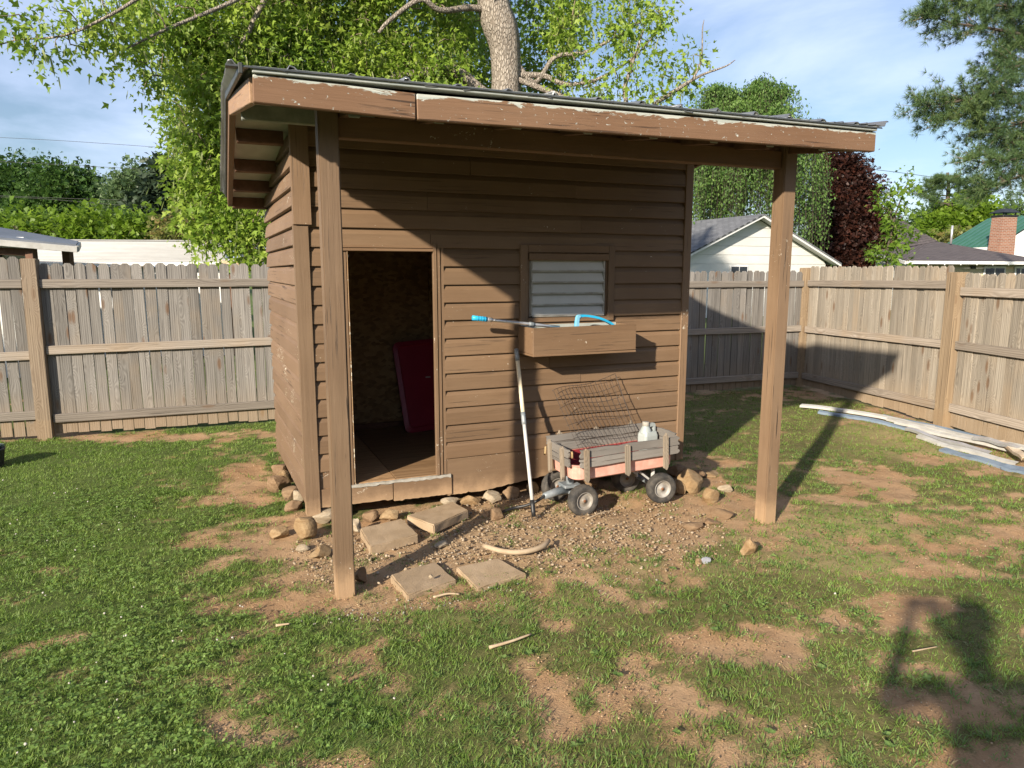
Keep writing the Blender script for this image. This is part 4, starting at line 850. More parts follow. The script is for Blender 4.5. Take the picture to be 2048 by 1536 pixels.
# ------------------------------------------------------------------ tools
tp = plot('telescopic_pole', 0, 0); tag(tp, 'white telescopic pole with black joints leaning against the shed below the window box', 'pole')
pf, pt = np.array((1.355, .605, .02)), np.array((1.425, 1.07, 1.10)); pd = pt - pf
def pp(a, b): return [tuple(pf + pd * t) for t in np.linspace(a, b, 4)]
tube('lower_tube', tp, pp(.09, .545), .0125, M_white, 12); tube('upper_tube', tp, pp(.60, .935), .0145, simple('cream_tube', (.70, .62, .45), (.62, .53, .37), 12, .5), 12)
tube('joint_sleeve', tp, pp(.535, .61), .0165, M_gmetal, 12); tube('top_grip', tp, pp(.925, 1.0), .0165, M_gmetal, 12); tube('end_ferrule', tp, pp(.0, .095), .0155, M_black, 12)
hx = pf
for k in range(5):
    tube('tine', tp, [(hx[0] - .012 * k + .01, hx[1], .025), (hx[0] - .03 * k + .035, hx[1] - .02, .03), (hx[0] - .035 * k + .045, hx[1] - .035, .012)], .003, M_black, 5)
bp = plot('cleaning_pole', 0, 0); tag(bp, 'aluminium pole with blue grip lying across the left end of the window box', 'pole')
b0, b1 = np.array((1.055, .955, 1.338)), np.array((1.72, .985, 1.252)); bd = b1 - b0
def bb(a, b): return [tuple(b0 + bd * t) for t in np.linspace(a, b, 4)]
tube('grip', bp, bb(0, .16), .0165, M_cyan, 12); tube('collar', bp, bb(.155, .215), .0155, M_alu, 12); tube('shaft', bp, bb(.20, 1.0), .0115, M_alu, 12); tube('clamp', bp, bb(.64, .70), .015, M_gmetal, 12)
for k in range(4): tube('grip_ring', bp, bb(.05 + .028 * k, .056 + .028 * k), .0178, M_cyan, 12)
hp2 = plot('blue_handle', 0, 0); tag(hp2, 'bright blue bent plastic handle standing in the window box', 'handle')
def flat(name, pts, w, th, mat, parent):
    P = curve_pts(pts, 18); rings = []
    for k, p in enumerate(P):
        T = P[min(k + 1, len(P) - 1)] - P[max(k - 1, 0)]; T /= np.linalg.norm(T); N = np.cross(T, (0, 1, 0)); N /= np.linalg.norm(N)
        rings.append([tuple(p + N * a * th / 2 + np.array((0, b * w / 2, 0))) for a, b in ((-1, -1), (1, -1), (1, 1), (-1, 1))])
    Vv, Ff = loft(rings, True); Ff.append((3, 2, 1, 0)); return obj(name, npmesh(Vv, Ff), mat, parent)
flat('arm', [(1.838, .95, 1.20), (1.842, .95, 1.29), (1.862, .95, 1.325), (1.91, .95, 1.332), (2.02, .95, 1.312), (2.12, .96, 1.272), (2.16, .96, 1.24)], .040, .016, M_cyan, hp2)
flat('upright', [(1.83, .925, 1.18), (1.832, .925, 1.31), (1.85, .926, 1.335)], .03, .02, simple('pale_blue_plastic', (.20, .48, .66), (.16, .42, .6), 6, .5), hp2)
# ------------------------------------------------------------------ tote lid inside the shed
ld = plot('tote_lid', 1.20, 2.47, FZ, R(0)); tag(ld, 'dark red plastic storage lid leaning inside the doorway', 'lid')
Rr = [rrect(.235, .40, .05), rrect(.245, .41, .055), rrect(.245, .41, .055), rrect(.205, .37, .045), rrect(.195, .36, .04)]
zz = [0, .0, .028, .034, .020]
Vv, Ff = loft([[(x, -z_, y + .41) for x, y in r_] for r_, z_ in zip(Rr, zz)], True); Ff.append(tuple(range(24)))
lb = obj('lid_panel', npmesh(Vv, Ff, smooth=False), M_maroon, ld, (0, 0, .004), (R(-17), R(-3.5), 0))
lb2 = obj('label_tag', boxmesh(.045, .002, .012, .0005), M_white, ld, (.0, .10, .47), (R(-17), 0, 0))
# ------------------------------------------------------------------ trim strips by the side fence
def strip(pts, w, label, mat, seed, z=.0, th=.012, lip=.025):
    """folded sheet trim: a flat face with a turned-down lip"""
    w *= .68; P = curve_pts([(*p, 0) for p in pts], 14); q = random.Random(seed); rings = []
    for k, p in enumerate(P):
        T = P[min(k + 1, 13)] - P[max(k - 1, 0)]; T /= np.linalg.norm(T); N = np.array((-T[1], T[0], 0))
        wv = W(*p[:2]); zz = float(gh(wv[0], wv[1])) + .018 + z + .006 * math.sin(k * .9 + seed)
        b = np.array((p[0], p[1], zz)); up = np.array((0, 0, 1.))
        sec = [b - N * w / 2 - up * lip, b - N * w / 2, b + N * w / 2 + up * .012, b + N * w / 2 + up * .012 - up * .004, b - N * w / 2 + up * -.004 + N * .004, b - N * w / 2 - up * lip + N * .004]
        rings.append([tuple(W(*s_)) for s_ in sec])
    Vv, Ff = loft(rings, True); Ff.append(tuple(range(6))[::-1])
    return tag(obj('trim_strip', npmesh(Vv, Ff), mat), label, 'trim strip', 'discarded trim strips by the side fence')
strip([(5.88, 2.83), (6.10, 2.1), (6.30, 1.42)], .075, 'long cream trim strip reaching farthest towards the fence corner', M_vwhite, 1, .02)
strip([(5.74, 2.42), (5.93, 1.9), (6.06, 1.42)], .07, 'slate blue trim strip lying along the long cream one', M_vblue, 2, .002)
strip([(6.26, 2.02), (6.36, 1.3), (6.42, .3)], .10, 'wide slate blue trim strip closest to the fence boards', M_vblue, 3, .012)
strip([(6.13, 1.84), (6.24, 1.2), (6.30, .3)], .085, 'cream trim strip beside the wide blue one near the fence post', M_vwhite, 4, .025)
strip([(6.03, 1.66), (6.03, 1.2), (6.02, .45)], .07, 'cream trim strip in the middle of the scrap pile', M_vwhite, 5, .045)
strip([(5.93, 1.45), (5.86, 1.0), (5.80, .50)], .055, 'thin grey trim strip at the front of the scrap pile', M_alu, 6, .03)
strip([(5.84, 1.25), (5.78, .8), (5.72, .22)], .06, 'cream-edged trim strip lying low in front of the grey one', M_vwhite, 7, .006)
strip([(5.64, .84), (5.61, .5), (5.60, .10)], .12, 'flat slate blue trim piece in the grass at the pile front', M_vblue, 8, -.004)
strip([(5.56, .22), (5.55, .0), (5.54, -.2)], .12, 'short slate blue trim piece at the right picture edge', M_vblue, 9, .0)
strip([(6.10, .62), (5.92, .38), (5.70, .14)], .09, 'bent rusty cream trim piece lying across the pile', simple('stained_trim', (.62, .52, .40), (.45, .32, .20), 8, .6), 10, .075)
strip([(6.0, .80), (5.98, .55), (5.94, .35)], .06, 'short tilted grey offcut on top of the scrap pile', M_alu, 11, .09)
# bucket with crumpled cloth at the left edge
bk = empty('bucket', (-4.47, 5.86, float(gh(-4.47, 5.86)))); tag(bk, 'dark grey bucket with crumpled blue cloth at the left picture edge', 'bucket')
Vv, Ff = lathe([(.0, .0), (.115, .0), (.12, .01), (.135, .145), (.142, .150), (.142, .165), (.134, .166), (.125, .15), (.11, .02), (.0, .02)], 28); obj('pail', npmesh(Vv, Ff, smooth=False), simple('speckled_dark_plastic', (.02, .02, .025), (.05, .05, .055), 40, .6), bk)
me = rock_mesh(77, .27, .27, .17, 10, .35); s = Mt('crumpled_blue_cloth'); o, v, r = s.ocoord()
col = s.ramp(s.noise(v, 18, 3, .6, 1.5), (.40, (.04, .06, .10)), (.5, (.24, .40, .55)), (.62, (.66, .70, .75)))
M_cloth = s.bsdf(col, .7, s.bump(s.noise(v, 14, 5, .6), .6, .02)); obj('crumpled_cloth', me, M_cloth, bk, (0, 0, .185))

# ------------------------------------------------------------------ neighbouring buildings
def shingle(name, a, b, scale=1.0):
    s = Mt(name); o = s.n('TexCoord').outputs['Object']
    br = s.n('TexBrick', {'offset': .5}, Vector=s.scaled(o, (1, 1, 1)), Scale=1.0, Mortar_Size=.012, Brick_Width=.33, Row_Height=.14, Mortar_Smooth=.3)
    s.put(br.inputs['Color1'], a); s.put(br.inputs['Color2'], b); s.put(br.inputs['Mortar'], tuple(c * .45 for c in a))
    col = mul(s, br.outputs['Color'], lum(s, s.noise(o, 40, 4, .7), .7, 1.3))
    return s.bsdf(col, .9, s.bump(br.outputs['Fac'], .3, .01), spec=.15)
M_sh1 = shingle('grey_shingles', (.12, .125, .135), (.17, .175, .185)); M_sh2 = shingle('brown_grey_shingles', (.085, .072, .072), (.13, .112, .108))
M_gw = simple('white_garage_paint', (.60, .60, .58), (.55, .55, .52), 1.2, .6); M_cream = simple('cream_siding', (.45, .40, .27), (.5, .45, .31), 2, .7); M_trimw = simple('white_house_trim', (.62, .62, .61), None, 3, .6)
M_yel = simple('yellow_siding', (.52, .40, .2), (.57, .46, .25), 2, .7); M_green = simple('green_roof_metal', (.04, .125, .09), (.055, .15, .11), 2, .45, metal=.2)
M_wmetal = simple('white_roof_metal', (.23, .23, .225), (.28, .28, .275), 1.5, .5, metal=.1); M_dmetal = simple('blue_grey_roof_metal', (.12, .135, .16), (.17, .185, .21), 2, .55, metal=.15)
s = Mt('red_brick'); o = s.n('TexCoord').outputs['Object']
sx = s.n('SeparateXYZ', Vector=o); cv = s.n('CombineXYZ', X=s.math('ADD', sx.outputs[0], sx.outputs[1]), Y=sx.outputs[2], Z=0.0).outputs[0]
br = s.n('TexBrick', Vector=cv, Scale=1.0, Mortar_Size=.011, Brick_Width=.21, Row_Height=.072); s.put(br.inputs['Color1'], (.2, .08, .048)); s.put(br.inputs['Color2'], (.27, .12, .075)); s.put(br.inputs['Mortar'], (.28, .24, .2))
M_brick = s.bsdf(br.outputs['Color'], .9, s.bump(br.outputs['Fac'], -.3, .01), spec=.15)
def poly3(name, pts, mat, parent, th=.06):
    """a slab through the given corners with thickness; its mesh lies flat in its own frame so textures follow the slope"""
    P = [Vector(p) for p in pts]; x = (P[1] - P[0]).normalized(); n = x.cross(P[-1] - P[0]).normalized(); y = n.cross(x)
    if n.z < 0: n = -n; y = -y
    m = Matrix((x, y, n)).transposed(); c = P[0]; Q = [m.transposed() @ (p - c) for p in P]
    bm = bmesh.new(); hi = [bm.verts.new((q.x, q.y, 0)) for q in Q]; lo = [bm.verts.new((q.x, q.y, -th)) for q in Q]; k = len(Q)
    bm.faces.new(hi); bm.faces.new(lo[::-1])
    for i_ in range(k): bm.faces.new([lo[i_], lo[(i_ + 1) % k], hi[(i_ + 1) % k], hi[i_]])
    ob = obj(name, bm_mesh(bm), mat, parent); ob.matrix_local = (parent.matrix_basis.inverted() if parent else Matrix()) @ Matrix.Translation(c) @ m.to_4x4(); return ob
# white garage: gable towards the yard; local x along gable, y along ridge
ga = empty('white_garage', (8.72, 26, 0), ANG); tag(ga, 'white gabled garage with grey shingle roof behind the back fence', 'garage')
GW, GH, GE, GD = 3.45, 3.52, 1.98, 7.0
NB = 11; hb = (GH - .05) / NB
for k in range(NB):
    z0, z1 = k * hb, (k + 1) * hb - .012
    def hw(z): return GW if z < 2.0 else max(.05, GW * (GH - z) / (GH - 2.0))
    me = prism([(-hw(z0), z0), (hw(z0), z0), (hw(z1), z1), (-hw(z1), z1)], 0, .03 if z0 < 1.6 else .028, 'xz', 'y'); obj('gable_siding', me, M_gw, ga)
obj('wall_core', prism([(-GW + .03, 0), (GW - .03, 0), (GW - .03, 2.0), (0, GH - .06), (-GW + .03, 2.0)], .031, GD, 'xz', 'y'), M_gw, ga)
sl = (GH - 2.0) / GW
for sg in (-1, 1):
    e = sg * (GW + .38); ze = 2.0 - .38 * sl + .06; zr = GH + .08
    poly = [(0, zr), (e, ze), (e, ze - .10), (0, zr - .10)]
    obj('rake_board', prism(poly, -.40, -.36, 'xz', 'y'), M_trimw, ga); obj('soffit', prism([(0, zr - .03), (e, ze - .03), (e, ze - .05), (0, zr - .05)], -.36, -.001, 'xz', 'y'), M_trimw, ga)
    A_ = Matrix.Translation(ga.location) @ Matrix.Rotation(ANG, 4, 'Z')
    pts = [A_ @ Vector(p) for p in ((0, -.42, zr + .03), (0, GD + .3, zr + .03), (e, GD + .3, ze + .03), (e, -.42, ze + .03))]
    if sg > 0: pts = [pts[1], pts[0], pts[3], pts[2]]
    poly3('roof_plane', pts, M_sh1, ga, .05)
gwn = empty('window', (0, 0, 0)); gwn.parent = ga; box('frame', gwn, (-1.05, -.25), (-.025, -.001), (.9, 1.83), M_trimw, .01); box('pane', gwn, (-1.0, -.67), (-.034, -.026), (.95, 1.79), M_glassd, 0); box('pane', gwn, (-.63, -.3), (-.034, -.026), (.95, 1.79), M_glassd, 0)
# brown-grey roofed cream house

ch = empty('cream_house', (0, 0, 0)); tag(ch, 'cream house with sprawling brown-grey shingle roof beyond the side fence', 'house')
pE1, pE2, pE0, pR = (15.35, 28, 2.05), (21.6, 28.9, 2.02), (16.45, 33, 2.53), (20.95, 36, 3.12)
poly3('roof_plane', [pE1, pE2, pR], M_sh2, ch, .05); poly3('roof_plane', [pE1, pR, pE0], M_sh2, ch, .05)
poly3('roof_plane', [(17.85, 33, 2.68), (20.95, 35.6, 3.08), (18.5, 35.8, 4.5)], M_sh2, ch, .05); poly3('roof_plane', [(18.5, 35.8, 4.5), (20.95, 35.6, 3.08), (19.8, 38, 4.5)], M_sh2, ch, .05)
def beam3(name, a, b, w, h, mat, parent, up=(0, 0, 1)):
    a, b = Vector(a), Vector(b); d = (b - a); L1 = d.length; d.normalize(); u_ = Vector(up); n = u_.cross(d).normalized(); u2 = d.cross(n)
    o_ = obj(name, boxmesh(L1, w, h, .004), mat, parent); o_.matrix_basis = Matrix.Translation((a + b) / 2) @ Matrix((d, n, u2)).transposed().to_4x4(); return o_
beam3('gutter', (15.33, 27.93, 1.97), (21.6, 28.83, 1.94), .10, .12, M_trimw, ch); beam3('rake_board', (15.3, 28.0, 1.96), (16.4, 33, 2.44), .05, .13, M_trimw, ch)
for k in range(7):
    t_ = .03 + k / 9.; beam3('gutter_bracket', (15.35 + 6.25 * t_, 27.87 + .9 * t_, 1.99), (15.35 + 6.25 * t_ - .05, 27.87 + .9 * t_, 1.86), .03, .03, M_gw, ch)
wall_h = empty('front_wall', (15.75, 28.65, 0), math.atan2(.9, 6.25)); wall_h.parent = ch
for k in range(10): obj('lap_board', prism([(0, .195 * k), (-.02, .195 * k), (-.006, .195 * k + .19), (0, .195 * k + .19)], 0, 6.0), M_cream, wall_h)
for x in (3.05, 3.62): 
    wi = empty('window', (x, -.03, 1.10)); wi.parent = wall_h
for x0, x1 in ((3.35, 4.35), (4.75, 5.3)):
    box('window_frame', wall_h, (x0, x1), (-.07, -.03), (.85, 1.83), M_trimw, .01); box('window_pane', wall_h, (x0 + .08, (x0 + x1) / 2 - .03), (-.082, -.072), (.92, 1.74), M_glassd, 0); box('window_pane', wall_h, ((x0 + x1) / 2 + .03, x1 - .08), (-.082, -.072), (.92, 1.74), M_glassd, 0)
for o_ in [o_ for o_ in list(wall_h.children) if o_.type == 'EMPTY']: bpy.data.objects.remove(o_)
lw = empty('side_wall', (15.75, 28.65, 0), math.atan2(4.4, .95)); lw.parent = ch
for k in range(11): obj('lap_board', prism([(0, .195 * k), (.02, .195 * k), (.006, .195 * k + .19), (0, .195 * k + .19)], 0, 4.5), M_gw, lw)
box('porch_lamp', wall_h, (2.75, 2.95), (-.12, -.03), (1.72, 1.84), M_black, .02)
me = prism([(-1.05, 2.4), (.95, 2.4), (.95, 3.35), (0, 4.42), (-1.05, 3.35)], 0, .2, 'xz', 'y'); gb = obj('gable_wall', me, M_yel, ch, (18.45, 35.75, 0), (0, 0, .25))
beam3('gable_board', (17.25, 35.45, 3.28), (18.45, 35.62, 4.56), .06, .14, M_trimw, ch); beam3('gable_board', (18.45, 35.62, 4.56), (19.45, 35.9, 3.40), .06, .14, M_trimw, ch)
gw_ = empty('window', (18.25, 35.6, 3.55), .25); gw_.parent = ch; box('frame', gw_, (-.24, .24), (-.05, -.0), (-.28, .28), M_trimw, .01)
for i_ in range(3):
    for j_ in range(2): box('pane', gw_, (-.195 + .135 * i_, -.075 + .135 * i_), (-.062, -.052), (-.23 + .24 * j_, -.02 + .24 * j_), M_glassd, 0)
tube('vent_pipe', ch, [(20.75, 34.2, 2.9), (20.75, 34.2, 3.75)], .05, M_alu, 8)
# green-roofed house with brick chimney
gr = empty('green_roof_house', (0, 0, 0)); tag(gr, 'white house with green metal roof at the right picture edge', 'house')
pF, pH, pI, pG = (22.6, 34.0, 2.74), (25.6, 34.9, 4.33), (25.0, 38.2, 4.33), (21.95, 37.3, 2.74)
poly3('roof_plane', [pF, pH, pI, pG], M_green, gr, .05)
for k in range(9):
    t_ = (k + .5) / 9; a = Vector(pF).lerp(Vector(pG), t_); b = Vector(pH).lerp(Vector(pI), t_); beam3('standing_seam', a + Vector((0, 0, .03)), b + Vector((0, 0, .03)), .05, .05, M_green, gr)
obj('gable_wall', prism([(.15, 0), (3.4, 0), (3.4, 4.1), (3.0, 4.15), (.15, 2.62)], 0, .15, 'xz', 'y'), M_trimw, gr, (22.65, 34.15, 0), (0, 0, .29))
beam3('eave_board', (22.55, 33.98, 2.68), (21.9, 37.3, 2.68), .05, .14, M_trimw, gr)
obj('side_wall', prism([(0, 0), (3.2, 0), (3.2, 2.6), (0, 2.6)], 0, .1, 'xz', 'y'), M_trimw, gr, (22.75, 34.2, 0), (0, 0, math.atan2(3.3, -.65)))
box('window_frame', gr, (23.35, 24.3), (34.2, 34.28), (1.3, 2.4), M_trimw, .01, rot=(0, 0, .29)); box('window_pane', gr, (23.43, 24.22), (34.17, 34.19), (1.4, 2.3), M_glassd, 0, rot=(0, 0, .29))
cm = empty('brick_chimney', (22.55, 33.3, 0), .2); tag(cm, 'tall red brick chimney with black metal cap beside the green roof', 'chimney')
obj('stack', prism([(-.50, 0), (.50, 0), (.42, 2.7), (.385, 4.06), (-.385, 4.06), (-.42, 2.7)], -.3, .3, 'xz', 'y'), M_brick, cm)
box('crown', cm, (-.42, .42), (-.335, .335), (4.062, 4.15), M_black, .01)
for x in (-.33, .33):
    for y in (-.25, .25): box('cap_leg', cm, (x - .02, x + .02), (y - .02, y + .02), (4.151, 4.25), M_black, 0)
obj('cap_hood', npmesh([(-.48, -.40, 4.251), (.48, -.40, 4.251), (.48, .40, 4.251), (-.48, .40, 4.251), (-.2, -.12, 4.44), (.2, -.12, 4.44), (.2, .12, 4.44), (-.2, .12, 4.44)], [(3, 2, 1, 0), (4, 5, 6, 7), (0, 1, 5, 4), (1, 2, 6, 5), (2, 3, 7, 6), (3, 0, 4, 7)]), M_black, cm)
# long white metal building on the left
wl = empty('long_metal_building', (0, 0, 0)); tag(wl, 'long low white metal building behind the left fence', 'building')
rA, rB, eA, eB = np.array((-11.6, 15.85, 2.30)), np.array((-6.52, 16.6, 2.30)), np.array((-10.4, 13.0, 1.80)), np.array((-5.45, 13.75, 1.80))
NP = 16
for k in range(NP):
    t0, t1 = k / NP, (k + 1) / NP; a0, a1, b0_, b1_ = rA + (eA - rA) * t0, rA + (eA - rA) * t1, rB + (eB - rB) * t0, rB + (eB - rB) * t1
    dz = np.array((0, 0, .022)); rr = [a0, a0 * .15 + a1 * .85, a0 * .12 + a1 * .88 + dz, a0 * .03 + a1 * .97 + dz, a1]; ss = [b0_, b0_ * .15 + b1_ * .85, b0_ * .12 + b1_ * .88 + dz, b0_ * .03 + b1_ * .97 + dz, b1_]
    n_ = len(rr); Vv = rr + ss; Ff = [(i_, i_ + 1, n_ + i_ + 1, n_ + i_) for i_ in range(n_ - 1)]; obj('roof_panel', npmesh(Vv, Ff), M_wmetal, wl)
beam3('ridge_cap', rA + (0, 0, .02), rB + (0, 0, .02), .22, .03, M_wmetal, wl); beam3('end_trim', rB + (0, 0, -.03), eB + (0, 0, -.03), .05, .12, M_vblue, wl)
beam3('eave_trim', eA + (0, -.02, -.03), eB + (0, -.02, -.03), .05, .07, M_trimw, wl)
obj('front_wall', prism([(0, 0), (5.0, 0), (5.0, 1.72), (0, 1.72)], 0, .1, 'xz', 'y'), M_trimw, wl, (-10.4, 13.2, 0), (0, 0, math.atan2(.75, 4.95)))
obj('end_wall', prism([(0, 0), (2.9, 0), (2.9, 2.2), (0, 1.7)], -.1, 0, 'xz', 'y'), M_dkwood, wl, (-5.52, 13.9, 0), (0, 0, math.atan2(2.85, -1.07)))
# porch roof at the far left
pr = empty('porch_roofed_house', (0, 0, 0)); tag(pr, 'house porch with blue-grey metal roof and dark posts at the far left', 'house')
q1, q2, q3, q4 = (-8.2, 9.35, 2.22), (-6.15, 10.2, 2.015), (-7.55, 12.6, 2.16), (-9.8, 11.6, 2.62)
poly3('roof_plane', [q1, q2, q3], M_dmetal, pr, .03); poly3('roof_plane', [q1, q3, q4], M_dmetal, pr, .03)
beam3('fascia', (-8.2, 9.33, 2.145), (-6.13, 10.19, 1.945), .04, .085, M_vwhite, pr); beam3('fascia', (-6.13, 10.19, 1.955), (-7.5, 12.55, 2.10), .04, .085, M_vwhite, pr)
for x, y in ((-6.74, 10.12), (-6.62, 10.75)): box('porch_post', pr, (x - .055, x + .055), (y - .055, y + .055), (0, 2.0), M_dkwood, .004)
beam3('porch_beam', (-8.4, 9.6, 1.98), (-6.7, 10.15, 1.90), .06, .10, M_dkwood, pr); box('house_wall', pr, (-10.5, -7.35), (10.9, 11.1), (0, 2.15), M_gw, .01); box('window_pane', pr, (-8.1, -7.7), (10.87, 10.89), (1.2, 1.95), M_glassd, 0)
# little lean-to roof left of the shed
lr = empty('lean_to_roof', (0, 0, 0)); tag(lr, 'small sloping lean-to roof just left of the shed above the fence', 'roof')
poly3('roof_plane', [(-5.05, 12.5, 1.86), (-3.7, 11.9, 1.745), (-3.5, 13.2, 1.80), (-4.9, 13.8, 1.92)], M_wmetal, lr, .03); beam3('rafter_edge', (-5.05, 12.53, 1.80), (-3.7, 11.93, 1.68), .05, .06, M_stick, lr)
for x, y in ((-4.95, 12.75), (-3.75, 12.2)): box('prop', lr, (x - .04, x + .04), (y - .04, y + .04), (0, 1.75), M_dkwood, .003)
# overhead wires and pole
for k, (w_, lb_) in enumerate(zip(WIRES, ['highest utility wire in the sky left of the shed', 'second utility wire crossing the sky left of the shed', 'lower utility wire crossing the dark trees on the left', 'upper utility wire crossing the dark trees on the left', 'upper utility wire in the sky right of the red tree', 'lower utility wire in the sky right of the red tree', 'service wire dropping to the distant utility pole', 'wire running right from the distant utility pole', 'dark cable low before the far trees on the right'])):
    tag(tube('utility_wire', None, curve_pts(w_, 14), .010 if k < 4 else .018, M_black, 4), lb_, 'wire')
up_ = empty('utility_pole', (39.3, 70, 0)); tag(up_, 'distant wooden utility pole with crossarm above the brown roof', 'utility pole')
tube('shaft', up_, [(0, 0, 0), (0, 0, 7.05)], [.17, .13], M_stick, 8); box('crossarm', up_, (-1.0, 1.0), (-.06, .06), (6.5, 6.62), M_stick, .01)

# ------------------------------------------------------------------ trees
MAPLE_LEAF = (np.array([(0, 0, 0), (-.5, .42, .07), (-.17, .48, 0), (0, 1, -.12), (.17, .48, 0), (.5, .42, .07)]), np.array([(0, 2, 1), (0, 3, 2), (0, 4, 3), (0, 5, 4)]))
OVAL_LEAF = (np.array([(0, 0, 0), (-.28, .5, .06), (0, 1, -.1), (.28, .5, .06)]), np.array([(0, 2, 1), (0, 3, 2)]))
CLUMP_LEAF = (np.array([(0, 0, 0), (-.55, .5, .1), (0, .55, -.05), (-.1, 1.0, -.1), (.5, .62, .12), (.35, .1, .05)]), np.array([(0, 2, 1), (1, 2, 3), (2, 4, 3), (0, 5, 4)]))
def frames(dirs, q, roll=.7):
    d = dirs / (np.linalg.norm(dirs, axis=1)[:, None] + 1e-9)
    up = np.array([0, 0, 1.]) + q.normal(size=d.shape) * roll
    x = np.cross(d, up); x /= np.linalg.norm(x, axis=1)[:, None] + 1e-9; z = np.cross(x, d)
    return np.stack([x, d, z], 1)              # rows: local axes
def stamp(tpl, pos, fr, sc_):
    T, Fc = tpl; n = len(pos); k = len(T)
    Vv = pos[:, None] + sc_[:, None, None] * np.einsum('kj,njc->nkc', T, fr)
    return Vv.reshape(-1, 3), (Fc[None] + (np.arange(n) * k)[:, None, None]).reshape(-1, Fc.shape[1])
def grow(limbs, clumps, q, per=60, shell=.55, twig=.012, up=.12):
    """connect sample points in the crown volume to the nearest wood, nearest first"""
    nodes = np.concatenate([curve_pts(l, 30) for l in limbs]) if limbs else np.zeros((0, 3))
    tg_ = []
    for c in clumps:
        x, y, z, rx, rz_c, den = c; ry = max(rx, rz_c) * .9; n = max(1, int(per * den * (rx * rz_c * 3) ** .66))
        d = q.normal(size=(n, 3)); d /= np.linalg.norm(d, axis=1)[:, None]; r = q.uniform(shell ** 3, 1, n) ** (1 / 3.)
        tg_.append(np.array([x, y, z]) + d * r[:, None] * (rx * 1.08, ry, rz_c * 1.08))
    tg_ = np.concatenate(tg_); d0 = np.array([np.min(np.sum((nodes - t) ** 2, 1)) for t in tg_]); tg_ = tg_[np.argsort(d0)]
    buf = np.zeros((len(nodes) + 6 * len(tg_), 3)); buf[:len(nodes)] = nodes; cnt = len(nodes); paths = []
    for t in tg_:
        k = np.argmin(np.sum((buf[:cnt] - t) ** 2, 1)); a = buf[k].copy(); v = t - a; L1 = np.linalg.norm(v)
        m1 = a + v * .35 + q.normal(size=3) * L1 * .09 + (0, 0, L1 * up); m2 = a + v * .7 + q.normal(size=3) * L1 * .09 + (0, 0, L1 * up)
        p = np.array([a, m1, m2, t]); paths.append(p)
        buf[cnt:cnt + 3] = p[1:]; cnt += 3
    return paths
def wood_mesh(limbs, radii, paths, tw, sides=8):
    parts = [tube_np(curve_pts(l, max(8, len(l) * 5)), np.interp(np.linspace(0, 1, max(8, len(l) * 5)), np.linspace(0, 1, len(r_)), r_), sides) for l, r_ in zip(limbs, radii)]
    return parts, [tube_np(p, np.linspace(min(tw * 1.6, tw * (.5 + np.linalg.norm(p[-1] - p[0]) * .9)), tw * .25, 4), 4, False) for p in paths]
def leaves_on(paths, q, n, spread, size, tpl, droop=.5, sizevar=.45, roll=.8):
    P = []; Dv = []
    for p in paths:
        t = q.uniform(.35, 1.08, n); i_ = np.clip((t * 3).astype(int), 0, 2); u = (t * 3 - i_)[:, None]; c = p[i_] * (1 - u) + p[i_ + 1] * u
        off = q.normal(size=(n, 3)) * spread; P.append(c + off); dd_ = off / spread * .6 + q.normal(size=(n, 3)) * .5 + (p[-1] - p[0]) * .5; dd_[:, 2] -= droop; Dv.append(dd_)
    P = np.concatenate(P); Dv = np.concatenate(Dv); s_ = size * (1 + sizevar * q.normal(size=len(P))).clip(.35, 2.0)
    return stamp(tpl, P, frames(Dv, q, roll), s_)
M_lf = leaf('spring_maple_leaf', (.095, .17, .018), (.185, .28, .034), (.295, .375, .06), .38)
M_lfd = leaf('darker_maple_leaf', (.05, .105, .014), (.095, .17, .022), (.15, .235, .034), .35)  # darker green leaves of the tree behind the maple
M_samara = leaf('maple_seed_tassel', (.17, .20, .06), (.23, .27, .09), None, .4)
M_weep = leaf('weeping_tree_leaf', (.05, .105, .024), (.095, .175, .04), (.16, .255, .06), .4)
M_plum = leaf('dark_red_leaf', (.018, .008, .006), (.034, .013, .009), (.08, .026, .015), .3)
M_dkgreen = leaf('dark_tree_leaf', (.022, .055, .012), (.045, .095, .018), (.075, .14, .028), .3); M_palegr = leaf('pale_tree_leaf', (.07, .12, .05), (.12, .18, .075), None, .35)
M_lime = leaf('lime_bush_leaf', (.075, .14, .010), (.125, .205, .018), (.175, .26, .028), .45); M_olive = leaf('olive_shrub_leaf', (.10, .12, .03), (.15, .17, .045), (.2, .15, .05), .35)
M_needle = leaf('pine_needle', (.05, .095, .042), (.085, .145, .055), (.14, .19, .058), .25); M_needled = leaf('conifer_needle', (.018, .036, .02), (.04, .062, .032), None, .2)
M_twig = simple('twig_bark', (.16, .12, .085), (.23, .18, .13), 20, .9)
def tree(name, label, limbs, radii, clumps, seed, per, nleaf, spread, size, tpl, mleaf, base=None, tw=.012, barkm=None, droop=.5, shell=.5, extra=None, cat='tree', group=None, up=.12):
    q = np.random.default_rng(seed); b = base or limbs[0][0]
    t = empty(name, (b[0], b[1], 0)); tag(t, label, cat, group); o3 = np.array((b[0], b[1], 0))
    paths = grow(limbs, clumps, q, per, shell, tw, up); tr, tws = wood_mesh(limbs, radii, paths, tw)
    V1, F1 = join_np(tr); obj('trunk', npmesh(V1 - o3, F1, smooth=True), barkm or M_barkd, t)
    V1, F1 = join_np(tws); tag(obj('twigs', npmesh(V1 - o3, F1, smooth=True), M_twig, t), kind='stuff')
    V1, F1 = leaves_on(paths, q, nleaf, spread, size, tpl, droop); tag(obj('crown', npmesh(V1 - o3, F1), mleaf, t), kind='stuff')
    if extra:
        V1, F1 = leaves_on(paths, q, extra[0], spread, extra[1], extra[2], 3.0, .3, .5); tag(obj('seed_tassels', npmesh(V1 - o3, F1), extra[3], t), kind='stuff')
    return t
